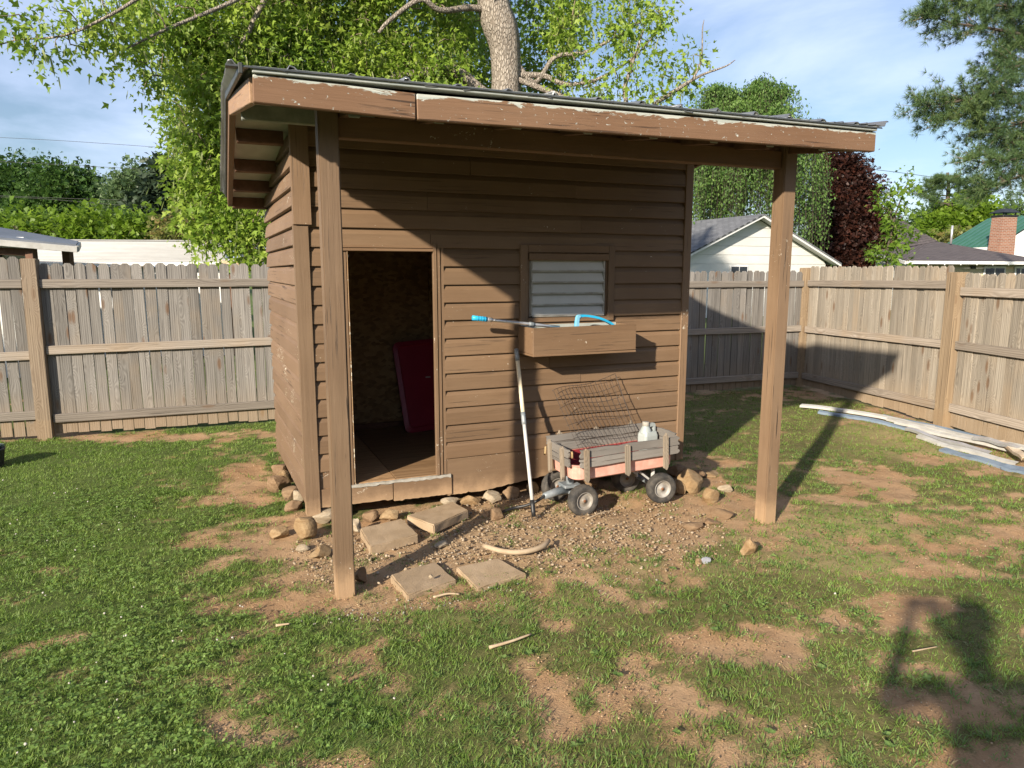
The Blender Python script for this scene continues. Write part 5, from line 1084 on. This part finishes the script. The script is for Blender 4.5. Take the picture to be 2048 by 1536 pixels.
TASSEL = (np.array([(-.05, 0, 0), (.05, 0, 0), (.07, .6, .03), (0, 1, 0), (-.07, .6, -.03)]), np.array([(0, 1, 2), (0, 2, 4), (4, 2, 3)]))
trunk = [(TRUNK_MAIN[0][0], 13.0, -.1)] + TRUNK_MAIN
lims = [trunk, LIMB_A, LIMB_LOW, LIMB_R1, LIMB_R2, LIMB_R3, LIMB_R4, LIMB_R5, LIMB_L1, LIMB_L2, LIMB_L3]
lims[5] = [trunk[2]] + LIMB_R3; lims[7] = [trunk[2]] + LIMB_R5; lims[3] = [trunk[2]] + LIMB_R1; lims[4] = [trunk[3]] + LIMB_R2; lims[1] = [trunk[4]] + LIMB_A[1:]
rad = [[.36, .27, .25, .26, .30, .27, .22, .16, .12], [.06, .045, .03], [.12, .09, .05], [.06, .05, .03, .01], [.05, .04, .03, .01], [.05, .04, .02, .006], [.02, .012, .005], [.05, .035, .01], [.06, .035, .012], [.04, .02, .006], [.05, .03, .012]]
s = Mt('ridged_maple_bark'); o, v, r = s.ocoord()
vb = s.n('TexVoronoi', {'feature': 'DISTANCE_TO_EDGE'}, Vector=s.scaled(v, (34, 34, 11)), Scale=1.0, Randomness=1.0).outputs['Distance']; nb = s.noise(s.scaled(v, (14, 14, 5)), 2, 6, .7, .5)
ckb = s.step(vb, .0, .22); col = s.mix(ckb, (.19, .16, .13), s.mix(s.step(nb, .3, .7), (.30, .262, .215), (.42, .375, .32)))
M_mbark = s.bsdf(mul(s, col, lum(s, s.noise(v, 1.4, 4), .7, 1.25)), .95, s.bump(s.math('ADD', s.math('MULTIPLY', ckb, .8), nb), .8, .03), spec=.1)
tree('maple_tree', 'big leafy yellow-green maple with thick grey trunk rising behind the shed roof', lims, rad, MAPLE + MAPLE_TIPS, 3, 36, 56, .15, .078, MAPLE_LEAF, M_lf, tw=.014, barkm=M_mbark, droop=.55, extra=(5, .14, TASSEL, M_samara))
tb = [(TRUNK_BACK[0][0], 18.5, -.1)] + TRUNK_BACK
tree('darker_tree', 'darker leafy tree with dark trunk standing behind the big maple', [tb, BACK_L1, BACK_L2, BACK_L3], [[.3, .22, .2, .16, .14, .1], [.08, .05, .02], [.1, .06, .02], [.09, .05, .02]], BACKMAPLE, 5, 24, 34, .18, .10, MAPLE_LEAF, M_lfd, tw=.02)
def simple_tree(name, label, cl, seed, per, nl, spread, size, m, tpl=CLUMP_LEAF, r=.12, cat='tree', group=None, **k):
    c = np.array([q[:3] for q in cl]); w_ = c.mean(0); top = c[:, 2].max(); tr = [(w_[0], w_[1], -.1), (w_[0] + .05, w_[1], top * .4), (w_[0] - .05, w_[1] + .1, top * .75), (w_[0], w_[1], top)]
    lim = [tr] + [[tr[1], tuple((np.array(tr[2]) + q[:3]) / 2), tuple(q[:3])] for q in cl[:5]]
    return tree(name, label, lim, [[r, r * .8, r * .5, r * .2]] + [[r * .5, r * .35, r * .15]] * (len(lim) - 1), cl, seed, per, nl, spread, size, tpl, m, tw=r * .12, cat=cat, group=group, **k)
simple_tree('tall_tree', 'tall dark green tree at the far left picture edge', LEFTBACK, 7, 26, 70, .42, .22, M_dkgreen, r=.3, group='trees far behind the left fence')
simple_tree('round_tree', 'rounded dense dark green tree right of the tall one at far left', LEFTDARK, 8, 26, 70, .40, .22, M_dkgreen, r=.3, group='trees far behind the left fence')
simple_tree('pale_tree', 'pale grey-green tree between the dark rounded tree and the maple', LEFTPALE, 9, 26, 60, .40, .2, M_palegr, r=.3, group='trees far behind the left fence')
simple_tree('lime_hedge', 'bright lime green bushes above the long white metal roof', HEDGEROW, 10, 44, 44, .18, .12, M_lime, r=.08, cat='hedge')
simple_tree('olive_shrub', 'olive brown shrub beside the lower maple leaves left of the shed', SHRUB, 11, 40, 44, .16, .09, M_olive, r=.06, cat='shrub')
simple_tree('dark_conifer', 'dark grey-green conifer behind the lower left maple leaves', CONIFER, 12, 36, 34, .24, .26, M_needled, tpl=OVAL_LEAF, r=.16)
simple_tree('red_plum_tree', 'dark red leaved tree right of the white garage', PLUM, 13, 34, 60, .26, .135, M_plum, r=.12)
simple_tree('bright_distant_tree', 'bright green distant tree below the layered pine', FARGREEN, 15, 16, 60, .5, .3, M_lime, r=.25)
simple_tree('distant_trees', 'hazy olive trees on the skyline above the brown roof', FARLOW, 16, 16, 60, .5, .3, M_palegr, r=.25)
simple_tree('distant_shrub', 'reddish olive shrub above the brown roof near the green roof', FARSHRUB, 17, 20, 26, .3, .3, M_olive, r=.1, cat='shrub')
# slender sapling by the side fence
sp_ = SAPLING; sx_, sy_ = sp_[3][0], sp_[3][1]
tree('sapling', 'slender bright green sapling in front of the yellow gable', [[(sx_ - .05, sy_, -.05), (sx_ + .02, sy_, 1.2), (sp_[4][0], sy_, sp_[4][2] - .2), (sp_[2][0] + .05, sy_, sp_[2][2]), (sp_[1][0] + .02, sy_, sp_[1][2] + .15), (sp_[10][0], sy_, sp_[10][2])], [(sp_[2][0], sy_, sp_[2][2] - .2), sp_[0][:3]]], [[.035, .03, .022, .015, .008, .003], [.014, .006]], sp_, 14, 36, 14, .07, .08, MAPLE_LEAF, leaf('sapling_leaf', (.075, .14, .012), (.12, .2, .022), (.18, .265, .04), .45), tw=.006)
# weeping tree: arching limbs with hanging strands
q = np.random.default_rng(21); wt = empty('weeping_tree', (10.4, 25.8, 0)); wt.location = (9.95, 31.5, 0); tag(wt, 'green weeping tree with hanging strands behind the white garage', 'tree')
strands = []; limbs_w = [[(0, 0, -.1), (.1, 0, 2.5), (-.1, .1, 5.0), (0, 0, 6.6)]]
for k in range(40):
    a = q.uniform(0, 2 * np.pi); rr_ = q.uniform(.5, 2.5); zt = 8.5 - .30 * rr_ ** 2 + q.normal() * .4; e = np.array((rr_ * math.cos(a), rr_ * math.sin(a), zt - .2))
    p = np.array([(0, 0, 4.2 + q.random() * 2.2), e * (.45, .45, 1) + (0, 0, .15), e + (0, 0, .25), e * (1.12, 1.12, 1) - (0, 0, .7)]); limbs_w.append([tuple(x) for x in p])
    for m in range(46):
        t = q.uniform(.25, 1.1); b_ = p[1] * (1 - t) + p[2] * t if t < 1 else p[2]; dr = q.normal(size=3) * .35; dr[2] = 0; L1 = q.uniform(1.8, 6.2) * (.5 + .5 * min(1, rr_ / 2))
        out = b_ * (1, 1, 0); out = out / (np.linalg.norm(out) + .01) * q.uniform(.1, .6) + dr * 1.2
        pts = [b_, b_ + out * .6 + (0, 0, .12), b_ + out * 1.1 - (0, 0, L1 * .35), b_ + out * 1.25 - (0, 0, L1)]
        pts = np.array(pts); pts[:, 2] = pts[:, 2].clip(.4, None); strands.append(pts)
pr_ = [tube_np(curve_pts(l, 12), np.linspace(.16 if k == 0 else .05, .05 if k == 0 else .012, 12), 6) for k, l in enumerate(limbs_w)]
V1, F1 = join_np(pr_); obj('trunk', npmesh(V1, F1, smooth=True), M_barkd, wt)
V1, F1 = join_np([tube_np(curve_pts(p, 7), .004, 3, False) for p in strands]); tag(obj('twigs', npmesh(V1, F1), M_barkd, wt), kind='stuff')
PL_ = []; DL_ = []
for p in strands:
    n = 84; c = curve_pts(p, n) + q.normal(size=(n, 3)) * .13; PL_.append(c); d_ = q.normal(size=(n, 3)) * .6; d_[:, 2] -= 1.0; DL_.append(d_)
PL_ = np.concatenate(PL_); V1, F1 = stamp(OVAL_LEAF, PL_, frames(np.concatenate(DL_), q, .8), .105 * (1 + .3 * q.normal(size=len(PL_))).clip(.5, 1.6)); tag(obj('crown', npmesh(V1, F1), M_weep, wt), kind='stuff')
# pines
def needle_tuft(q, n=22, spread=.9):
    T = []; Fc = []
    for k in range(n):
        d = np.array([q.normal() * spread, 1.0, q.normal() * spread]); d /= np.linalg.norm(d); s_ = np.cross(d, q.normal(size=3)); s_ /= np.linalg.norm(s_); b = len(T)
        T += [-s_ * .026, s_ * .026, d * q.uniform(.75, 1.1)]; Fc.append((b, b + 1, b + 2))
    return np.array(T), np.array(Fc)
def pine(name, label, base, trunk_, tr, branches, seed, sub, tuft, tw, mat_, perm=9.0, br=.05):
    q = np.random.default_rng(seed); t = empty(name, (base[0], base[1], 0)); tag(t, label, 'tree'); o3 = np.array((base[0], base[1], 0))
    wd = [tube_np(curve_pts(trunk_, 14), np.linspace(tr, tr * .35, 14), 10)]; P = []; Dv = []; tws = []
    for b in branches:
        c = curve_pts(b, 24); L1 = np.linalg.norm(np.diff(c, axis=0), axis=1).sum(); wd.append(tube_np(c, np.linspace(br, br * .12, 24), 6))
        for k in range(max(3, int(L1 * perm))):
            u = q.uniform(.18, 1.0); i_ = min(22, int(u * 23)); a = c[i_]; ax = c[i_ + 1] - c[i_]; ax /= np.linalg.norm(ax)
            sd_ = q.normal(size=3) * (1, 1, .45); sd_ -= ax * (sd_ @ ax); sd_ /= np.linalg.norm(sd_); l1 = sub * q.uniform(.35, 1.0) * (1.15 - .75 * u); e = a + (ax * .75 + sd_ * .8) * l1 + (0, 0, .10 * l1)
            m = (a + e) / 2 - (0, 0, .06 * l1); tws.append(tube_np([a, m, e], [br * .16, br * .1, br * .05], 3, False))
            nt = max(3, int(l1 / tuft * 2.6))
            for w_ in np.linspace(.3, 1, nt):
                P.append(a * (1 - w_) + e * w_ + q.normal(size=3) * tuft * .25); Dv.append(ax * .7 + sd_ * .6 + q.normal(size=3) * .45 + (0, 0, .25))
        P.append(c[-1]); Dv.append(c[-1] - c[-3])
    V1, F1 = join_np(wd); obj('trunk', npmesh(V1 - o3, F1, smooth=True), M_barkd, t)
    V1, F1 = join_np(tws); tag(obj('twigs', npmesh(V1 - o3, F1), M_twig, t), kind='stuff')
    P = np.array(P); Dv = np.array(Dv); h = np.arange(len(P)) % 4; pt = []
    for k in range(4):
        m_ = h == k; pt.append(stamp(needle_tuft(q), P[m_], frames(Dv[m_], q, .5), tuft * (1 + .2 * q.normal(size=m_.sum())).clip(.5, 1.5)))
    V1, F1 = join_np(pt); tag(obj('crown', npmesh(V1 - o3, F1), mat_, t), kind='stuff'); return t
pine('pine_tree', 'pine tree reaching in from the upper right picture edge', (PINE_T[0][0], 15.5), [(PINE_T[0][0], 15.5, -.1)] + PINE_T, .22, PINE_B, 31, 1.15, .13, 1, M_needle, perm=21.0)
fb = [[b[0], tuple((np.array(b[0]) + b[1]) / 2 - (0, 0, .12)), b[1]] for b in FARPINE_B]
pine('layered_pine', 'distant flat-layered pine above the brown roof', (FARPINE_T[0][0], 60), [(FARPINE_T[0][0], 60, -.1)] + FARPINE_T, .3, fb, 32, .55, .30, 1, M_needle, perm=13.0, br=.06)
# the person taking the picture, just behind the lens, whose shadow falls on the lawn
ps = empty('person', (.12, -.36, float(gh(.12, -.36)))); tag(ps, 'person in dark shirt and jeans holding up a phone behind the viewer', 'person')
J = {'pelvis': (0, 0, .95, .14), 'waist': (0, .02, 1.10, .125), 'chest': (0, .03, 1.30, .145), 'neck': (0, .05, 1.48, .055), 'head': (0, .08, 1.60, .088), 'crown': (0, .09, 1.70, .078)}
E_ = [('pelvis', 'waist'), ('waist', 'chest'), ('chest', 'neck'), ('neck', 'head'), ('head', 'crown')]
for n_, s_ in (('l', -1), ('r', 1)):
    J.update({n_ + 'hip': (.10 * s_, 0, .90, .095), n_ + 'knee': (.12 * s_, .03, .49, .062), n_ + 'ankle': (.13 * s_, -.01, .09, .042), n_ + 'toe': (.15 * s_, .16, .035, .035),
              n_ + 'shoulder': (.185 * s_, .04, 1.41, .062), n_ + 'elbow': (.25 * s_, .27, 1.24, .046), n_ + 'wrist': (.02 * s_ - .10 + .04 * s_, .30, 1.545, .030), n_ + 'palm': (.06 * s_ - .095 + .03 * s_, .305, 1.60, .033)})
    E_ += [('pelvis', n_ + 'hip'), (n_ + 'hip', n_ + 'knee'), (n_ + 'knee', n_ + 'ankle'), (n_ + 'ankle', n_ + 'toe'), ('chest', n_ + 'shoulder'), (n_ + 'shoulder', n_ + 'elbow'), (n_ + 'elbow', n_ + 'wrist'), (n_ + 'wrist', n_ + 'palm')]
    px_, py_, pz_ = J[n_ + 'palm'][:3]
    for k in range(4):
        a_, b_ = n_ + 'f%da' % k, n_ + 'f%db' % k; J[a_] = (px_ - .018 * s_, py_ + .012, pz_ + .012 + .018 * k, .009); J[b_] = (px_ - .045 * s_ + .003 * k, py_ + .018, pz_ + .016 + .018 * k, .008); E_ += [(n_ + 'palm', a_), (a_, b_)]
    J[n_ + 'thumb'] = (px_ - .04 * s_, py_ - .03, pz_ + .02, .010); E_ += [(n_ + 'palm', n_ + 'thumb')]
bm = bmesh.new(); sk = bm.verts.layers.skin.verify(); vm = {}
for n_, (x_, y_, z_, r_) in J.items():
    v_ = bm.verts.new((x_, y_, z_)); v_[sk].radius = (r_, r_ * (.72 if n_ in ('pelvis', 'waist', 'chest') else 1)); v_[sk].use_root = n_ == 'pelvis'; vm[n_] = v_
for a_, b_ in E_: bm.edges.new((vm[a_], vm[b_]))
me = bpy.data.meshes.new('body'); bm.to_mesh(me); bm.free()
s = Mt('clothed_person'); oz = s.n('SeparateXYZ', Vector=s.n('TexCoord').outputs['Object'])
hand = s.math('MULTIPLY', s.step(oz.outputs[1], .26, .28), s.step(oz.outputs[2], 1.50, 1.52)); skin_ = s.math('MAXIMUM', hand, s.step(oz.outputs[2], 1.455, 1.47))
col = s.mix(skin_, s.mix(s.step(oz.outputs[2], .97, .98), (.04, .06, .11), (.05, .05, .055)), (.42, .26, .18)); col = s.mix(s.math('SUBTRACT', 1.0, s.step(oz.outputs[2], .07, .09)), col, (.03, .03, .03))
bd = obj('body', me, s.bsdf(col, .7), ps); bd.modifiers.new('skin', 'SKIN'); md = bd.modifiers.new('sub', 'SUBSURF'); md.levels = 2; md.render_levels = 2
hv, hf = lathe([(.0, .115), (.05, .108), (.085, .075), (.098, .03), (.096, -.02), (.088, -.045)], 20); obj('hair', npmesh(hv * (1, 1.08, 1), hf, smooth=True), M_barkd, ps, (0, .07, 1.655), (R(-18), 0, 0))
ph_ = obj('phone', boxmesh(.158, .009, .076, .004, 2), M_black, None, (.03, -.062, 1.632)); tag(ph_, 'black phone held up in both hands behind the viewer', 'phone')

# unseen tree belt and house added behind the camera to darken the porch
q = np.random.default_rng(61); bx_ = np.array([(-13, 4), (-15, -3), (-13.5, -9), (-10, -14), (-5, -17), (0, -18), (3, -18)], float); cl = []
for k in range(15):
    t = k / 14 * 6; i_ = min(5, int(t)); p_ = bx_[i_] * (1 - t + i_) + bx_[i_ + 1] * (t - i_); cl.append((p_[0], p_[1], 2.2 + .5 * q.random(), 1.6, 2.0, 1.0))
V1, F1 = [], []; P = []
for c in cl:
    d = q.normal(size=(1500, 3)); d /= np.linalg.norm(d, axis=1)[:, None]; P.append(np.array(c[:3]) + d * q.uniform(.6, 1, 1500)[:, None] * (c[3], c[3], c[4]))
P = np.concatenate(P); V1, F1 = stamp(CLUMP_LEAF, P, frames(q.normal(size=P.shape) - (0, 0, .5), q, .8), q.uniform(.25, .5, len(P))); o = tag(obj('added_tree_belt', npmesh(V1, F1), M_dkgreen), kind='stuff'); o['label'] = 'unseen belt of dark trees added behind the viewer to darken the porch'
hs = empty('added_house', (2.8, -5.2, 0)); tag(hs, 'unseen house added behind the viewer to darken the porch', 'house')
box('wall', hs, (0, 13), (-8, 0), (0, 2.8), M_cream, .02); me = prism([(.45, 2.72), (-4, 5.3), (-8.45, 2.72), (-8.3, 2.6), (-4, 5.1), (.3, 2.6)], -.4, 13.4); obj('roof', me, M_sh2, hs)
for x0 in (1.2, 4.2, 8.0): box('window', hs, (x0, x0 + 1.3), (.001, .03), (1.0, 2.1), M_glassd, .01)

# ------------------------------------------------------------------ gravel, grass, clover
q = np.random.default_rng(77)
def inside_yard(x, y, pad=0.):
    lx, ly = Lx(x, y); fence = (ly < 4.66 - .047 * (lx + 2.15) - .02) & (lx < 7.2 - .247 * (4.21 - ly) - .03)
    shed_ = (lx > -.06 - pad) & (lx < 2.93 + pad) & (ly > 1.10 - pad) & (ly < 3.0 + pad); return fence & ~shed_
def sample(n, y0=1.35, y1=10.2):
    y = y0 + (y1 - y0) * q.random(n) ** 1.25; x = (q.random(n) * 2 - 1) * (.86 * y + .5); return x, y
# gravel
def pebble_tpl(seed):
    bm = bmesh.new(); bmesh.ops.create_icosphere(bm, subdivisions=1, radius=.5); r_ = np.random.default_rng(seed)
    for v in bm.verts: v.co = Vector(np.array(v.co) * r_.uniform(.65, 1.2, 3) * (1, .8, .6))
    T = np.array([v.co[:] for v in bm.verts]); Fc = np.array([[v.index for v in f.verts] for f in bm.faces]); bm.free(); return T, Fc
def crumb_tpl(seed):
    r_ = np.random.default_rng(seed); T = np.array([(.5, 0, 0), (-.5, 0, 0), (0, .45, 0), (0, -.45, 0), (0, 0, .35), (0, 0, -.35)]) * r_.uniform(.7, 1.25, (6, 1)); return T, np.array([(0, 2, 4), (2, 1, 4), (1, 3, 4), (3, 0, 4), (2, 0, 5), (1, 2, 5), (3, 1, 5), (0, 3, 5)])
def scatter_pebbles(name, n, maskf, smin, smax, mat, seed, tplf=pebble_tpl, y0=3.0):
    x, y = sample(n, y0, 6.8); k = (q.random(n) < maskf(x, y)) & inside_yard(x, y, -.05); x, y = x[k], y[k]; s_ = smin * (smax / smin) ** (q.random(len(x)) ** 2.2); parts = []
    z = gh(x, y) + s_ * .12; h = np.arange(len(x)) % 5
    for t in range(5):
        m = h == t; d = q.normal(size=(m.sum(), 3)); d[:, 2] *= .3; parts.append(stamp(tplf(seed + t), np.stack([x[m], y[m], z[m]], 1), frames(d, q, .3), s_[m]))
    V1, F1 = join_np(parts); return tag(obj(name, npmesh(V1, F1), mat), kind='stuff')
s = Mt('gravel_stone'); ri = s.n('NewGeometry').outputs['Random Per Island']; pn = s.noise(s.n('NewGeometry').outputs['Position'], 90, 4, .7)
M_grav = s.bsdf(mul(s, s.ramp(ri, (.0, (.17, .112, .065)), (.3, (.25, .178, .108)), (.6, (.30, .23, .15)), (.85, (.36, .29, .21)), (1.0, (.15, .125, .10))), lum(s, pn, .7, 1.3)), .9, s.bump(pn, .4, .004), spec=.15)
s = Mt('soil_crumb'); ri = s.n('NewGeometry').outputs['Random Per Island']
M_crumb = s.bsdf(s.ramp(ri, (.0, (.24, .15, .082)), (.6, (.34, .225, .13)), (.92, (.40, .29, .18)), (1.0, (.46, .40, .31))), .95, None, spec=.1)
gm = lambda x, y: np.clip(blobs(x, y, GRAV, .5), 0, 1) * (.55 + .45 * (fbm(x * 5, y * 5, 31) > .45))
g_ = scatter_pebbles('gravel', 80000, gm, .006, .030, M_grav, 200); g_['label'] = 'tan gravel and pebbles spread in front of the shed'
g2_ = scatter_pebbles('soil_pebbles', 110000, lambda x, y: np.clip(bare_at(x, y) * 1.2 - .2, 0, 1) * np.clip(2.2 * fbm(x * 6, y * 6, 91) - .55, .04, 1), .0025, .013, M_crumb, 300, crumb_tpl, 1.4); g2_['label'] = 'small pebbles scattered over the bare soil'

g3_ = scatter_pebbles('pale_grit', 30000, lambda x, y: np.clip(blobs(x, y, [(-.75, 3.2, .22, .07), (-.35, 3.36, .3, .06), (.15, 3.5, .3, .06), (.48, 3.62, .2, .06)], .7), 0, 1) * np.clip(2.4 * fbm(x * 7, y * 7, 97) - .6, 0, 1), .004, .018, simple('pale_grit_stone', (.25, .225, .19), (.31, .285, .245), 60, .9), 400, crumb_tpl, 2.9); g3_['label'] = 'pale grey grit along the grass edge before the porch'
# grass blades
def blades(x, y, ln, wd, lean, az, zoff=0.0):
    n = len(x); d = np.stack([np.cos(az), np.sin(az), np.zeros(n)], 1); sdv = np.stack([-np.sin(az), np.cos(az), np.zeros(n)], 1)
    tw = q.normal(size=n) * .5; sdv = sdv * np.cos(tw)[:, None] + np.stack([np.zeros(n), np.zeros(n), np.sin(tw)], 1) * .6
    b = np.stack([x, y, gh(x, y) - .004 + zoff], 1); up = np.array([0, 0, 1.])
    m = b + (d * np.sin(lean * .6)[:, None] + up * np.cos(lean * .6)[:, None]) * (ln * .55)[:, None]; t = m + (d * np.sin(lean * 1.35)[:, None] + up * np.cos(lean * 1.35)[:, None]) * (ln * .5)[:, None]
    t[:, 2] = np.maximum(t[:, 2], b[:, 2] + .004)
    w_ = wd[:, None] / 2
    Vv = np.stack([b - sdv * w_, b + sdv * w_, m + sdv * w_ * .8, m - sdv * w_ * .8, t], 1).reshape(-1, 3)
    base = (np.arange(n) * 5)[:, None, None]; return Vv, (base + np.array([(0, 1, 2), (0, 2, 3), (3, 2, 4)])[None]).reshape(-1, 3)
def spikes(x, y, ln, wd, lean, az):
    """finest blades: one slim leaning triangle each"""
    n = len(x); d = np.stack([np.cos(az), np.sin(az), np.zeros(n)], 1); tw = az + 1.57 + q.normal(size=n) * .8; sdv = np.stack([np.cos(tw), np.sin(tw), q.normal(size=n) * .3], 1)
    b = np.stack([x, y, gh(x, y) - .003], 1); t = b + (d * np.sin(lean)[:, None] + np.array([0, 0, 1.]) * np.cos(lean)[:, None]) * ln[:, None]; w_ = wd[:, None] / 2
    return np.stack([b - sdv * w_, b + sdv * w_, t], 1).reshape(-1, 3), np.arange(n * 3).reshape(-1, 3)
def tuft_field(n_tuft, per, densf, lnr, wdr, spread, y0=1.35, y1=10.2, low=.5, fn=None):
    x, y = sample(n_tuft, y0, y1); k = (q.random(n_tuft) < densf(x, y)) & inside_yard(x, y, .02); x, y = x[k], y[k]; n = len(x)
    cx = np.repeat(x, per); cy = np.repeat(y, per); az = q.random(n * per) * 2 * np.pi; r_ = np.abs(q.normal(size=n * per)) * spread
    px = cx + np.cos(az) * r_; py = cy + np.sin(az) * r_; az2 = az + q.normal(size=n * per) * .7
    ls = np.repeat(q.uniform(.75, 1.3, n), per); ln = q.uniform(*lnr, n * per) * ls; wd = q.uniform(*wdr, n * per) * (1 + np.hypot(px, py) * .10); lean = np.abs(q.normal(size=n * per)) * .45 + low
    return (fn or blades)(px, py, ln, wd, lean.clip(0, 1.5), az2)
def grass_mat(name, ca, cb, cc, tr=.35): return leaf(name, ca, cb, cc, tr)
M_g1 = grass_mat('lawn_grass', (.085, .155, .024), (.155, .245, .044), (.25, .325, .08)); M_g2 = grass_mat('broad_grass', (.095, .165, .042), (.155, .24, .066), (.23, .31, .095)); M_dry = grass_mat('dry_straw', (.25, .19, .085), (.34, .275, .135), (.42, .35, .195), .2)
left_ = lambda x, y: np.clip((.2 - x) * 1.2 + np.clip(y - 5, 0, 3) * .3, 0, 1)
def dens_fine(x, y): return np.clip(1.08 - 1.25 * bare_at(x, y), 0, 1) * (.55 + .45 * left_(x, y)) * np.clip(.3 + 1.4 * fbm(x * 4.1, y * 4.1, 41), .3, 1)
V1, F1 = tuft_field(120000, 6, dens_fine, (.014, .034), (.0022, .004), .026, low=.4, fn=spikes); o = tag(obj('lawn_grass', npmesh(V1, F1), M_g1), kind='stuff'); o['label'] = 'short green lawn grass'
def dens_broad(x, y): return np.clip(1.0 - 1.15 * bare_at(x, y), 0, 1) * np.clip((x + 1.1) * .9, .08, 1) * np.clip(1.7 * fbm(x * 3.3 + 7, y * 3.3, 43) - .25, .03, 1)
V1, F1 = tuft_field(14000, 11, dens_broad, (.014, .044), (.0024, .0044), .020, 1.35, 6.5, low=.9); o = tag(obj('coarse_grass', npmesh(V1, F1), M_g2), kind='stuff'); o['label'] = 'coarse broad-bladed grass tufts'
def dens_stray(x, y): return .30 * (bare_at(x, y) > .45) * (fbm(x * 4, y * 4, 47) > .47) * (1 - .7 * np.clip(blobs(x, y, GRAV, .4), 0, 1))
V1, F1 = tuft_field(17000, 8, dens_stray, (.010, .030), (.002, .0038), .013, low=.9); o = tag(obj('stray_grass', npmesh(V1, F1), M_g2), kind='stuff'); o['label'] = 'stray grass tufts on the bare soil'
def dens_dry(x, y): return np.clip(.8 * blobs(x, y, DRY, .6) + .55 * np.clip(x * .6 + .30, .06, 1) * (bare_at(x, y) < .9) * (fbm(x * 3, y * 3, 71) > .42), 0, 1)
V1, F1 = tuft_field(42000, 6, dens_dry, (.012, .036), (.0015, .0028), .04, low=1.15, fn=spikes); o = tag(obj('dry_grass', npmesh(V1, F1), M_dry), kind='stuff'); o['label'] = 'dry straw-coloured grass'
# clover
def clover(n):
    x, y = sample(n, 1.4, 7.5); k = (q.random(n) < np.clip(blobs(x, y, CLOV, .6), 0, 1) * np.clip(fbm(x * 2.2, y * 2.2, 53) * 2.4 - .65, 0, 1) * (bare_at(x, y) < .35)) & inside_yard(x, y, .05); x, y = x[k], y[k]; n = len(x)
    c = np.stack([x, y, gh(x, y) + q.uniform(.018, .042, n)], 1); parts = []
    T = (np.array([(0, 0, 0), (-.42, .5, .08), (-.25, .95, .05), (.25, .95, .05), (.42, .5, .08)]), np.array([(0, 2, 1), (0, 3, 2), (0, 4, 3)])); az = q.random(n) * 6.28; s_ = q.uniform(.009, .016, n)
    for j_ in range(3):
        a = az + j_ * 2.094; d = np.stack([np.cos(a), np.sin(a), q.normal(size=n) * .25], 1); parts.append(stamp(T, c, frames(d, q, .25), s_))
    return join_np(parts), c
(V1, F1), cc_ = clover(60000); o = tag(obj('clover', npmesh(V1, F1), leaf('clover_leaf', (.095, .17, .03), (.15, .24, .05), (.21, .30, .08), .3)), kind='stuff'); o['label'] = 'patches of clover in the lawn'
parts = []; r_ = q.permutation(len(cc_))[:60]
bl = pebble_tpl(900); d = q.normal(size=(len(r_), 3)); parts.append(stamp(bl, cc_[r_] + (0, 0, .022), frames(d, q), q.uniform(.009, .016, len(r_)))); V1, F1 = join_np(parts)
o = tag(obj('clover_flowers', npmesh(V1, F1), simple('clover_blossom', (.40, .37, .31), (.50, .48, .42), 60, .8)), kind='stuff'); o['label'] = 'small white clover blossoms'
# broad weeds
def weeds(n):
    P = []; Dv = []; S_ = []
    for k in range(n):
        y = q.uniform(1.8, 4.6); x = q.uniform(-.6, .75 * y)
        if bare_at(np.array([x]), np.array([y]))[0] > .75: continue
        m = q.integers(6, 11); a = q.random() * 6.28 + np.arange(m) * 2.4; z = float(gh(x, y)) + .012
        for t in a: P.append((x, y, z)); Dv.append((math.cos(t), math.sin(t), q.uniform(.1, .5))); S_.append(q.uniform(.012, .03))
    return stamp((OVAL_LEAF[0] * (1.3, 1, 1), OVAL_LEAF[1]), np.array(P), frames(np.array(Dv), q, .2), np.array(S_))
V1, F1 = weeds(70); o = tag(obj('weeds', npmesh(V1, F1), M_g2), kind='stuff'); o['label'] = 'low broad-leaved weeds in the thin turf'
# straw and chips
n = 900; x, y = sample(n, 2.6, 6.5); k = (bare_at(x, y) > .3) & inside_yard(x, y, -.02); x, y = x[k], y[k]; n = len(x); az = q.random(n) * 6.28; L1 = q.uniform(.012, .05, n); d = np.stack([np.cos(az), np.sin(az), q.normal(size=n) * .1], 1)
T = (np.array([(-.04, 0, 0), (.04, 0, 0), (.035, 1, 0), (-.035, 1, 0), (0, .5, .07)]), np.array([(0, 1, 4), (1, 2, 4), (2, 3, 4), (3, 0, 4)]))
V1, F1 = stamp(T, np.stack([x, y, gh(x, y) + .005], 1), frames(d, q, .1), L1); o = tag(obj('straw_litter', npmesh(V1, F1), M_dry), kind='stuff'); o['label'] = 'bits of straw and chips on the soil'
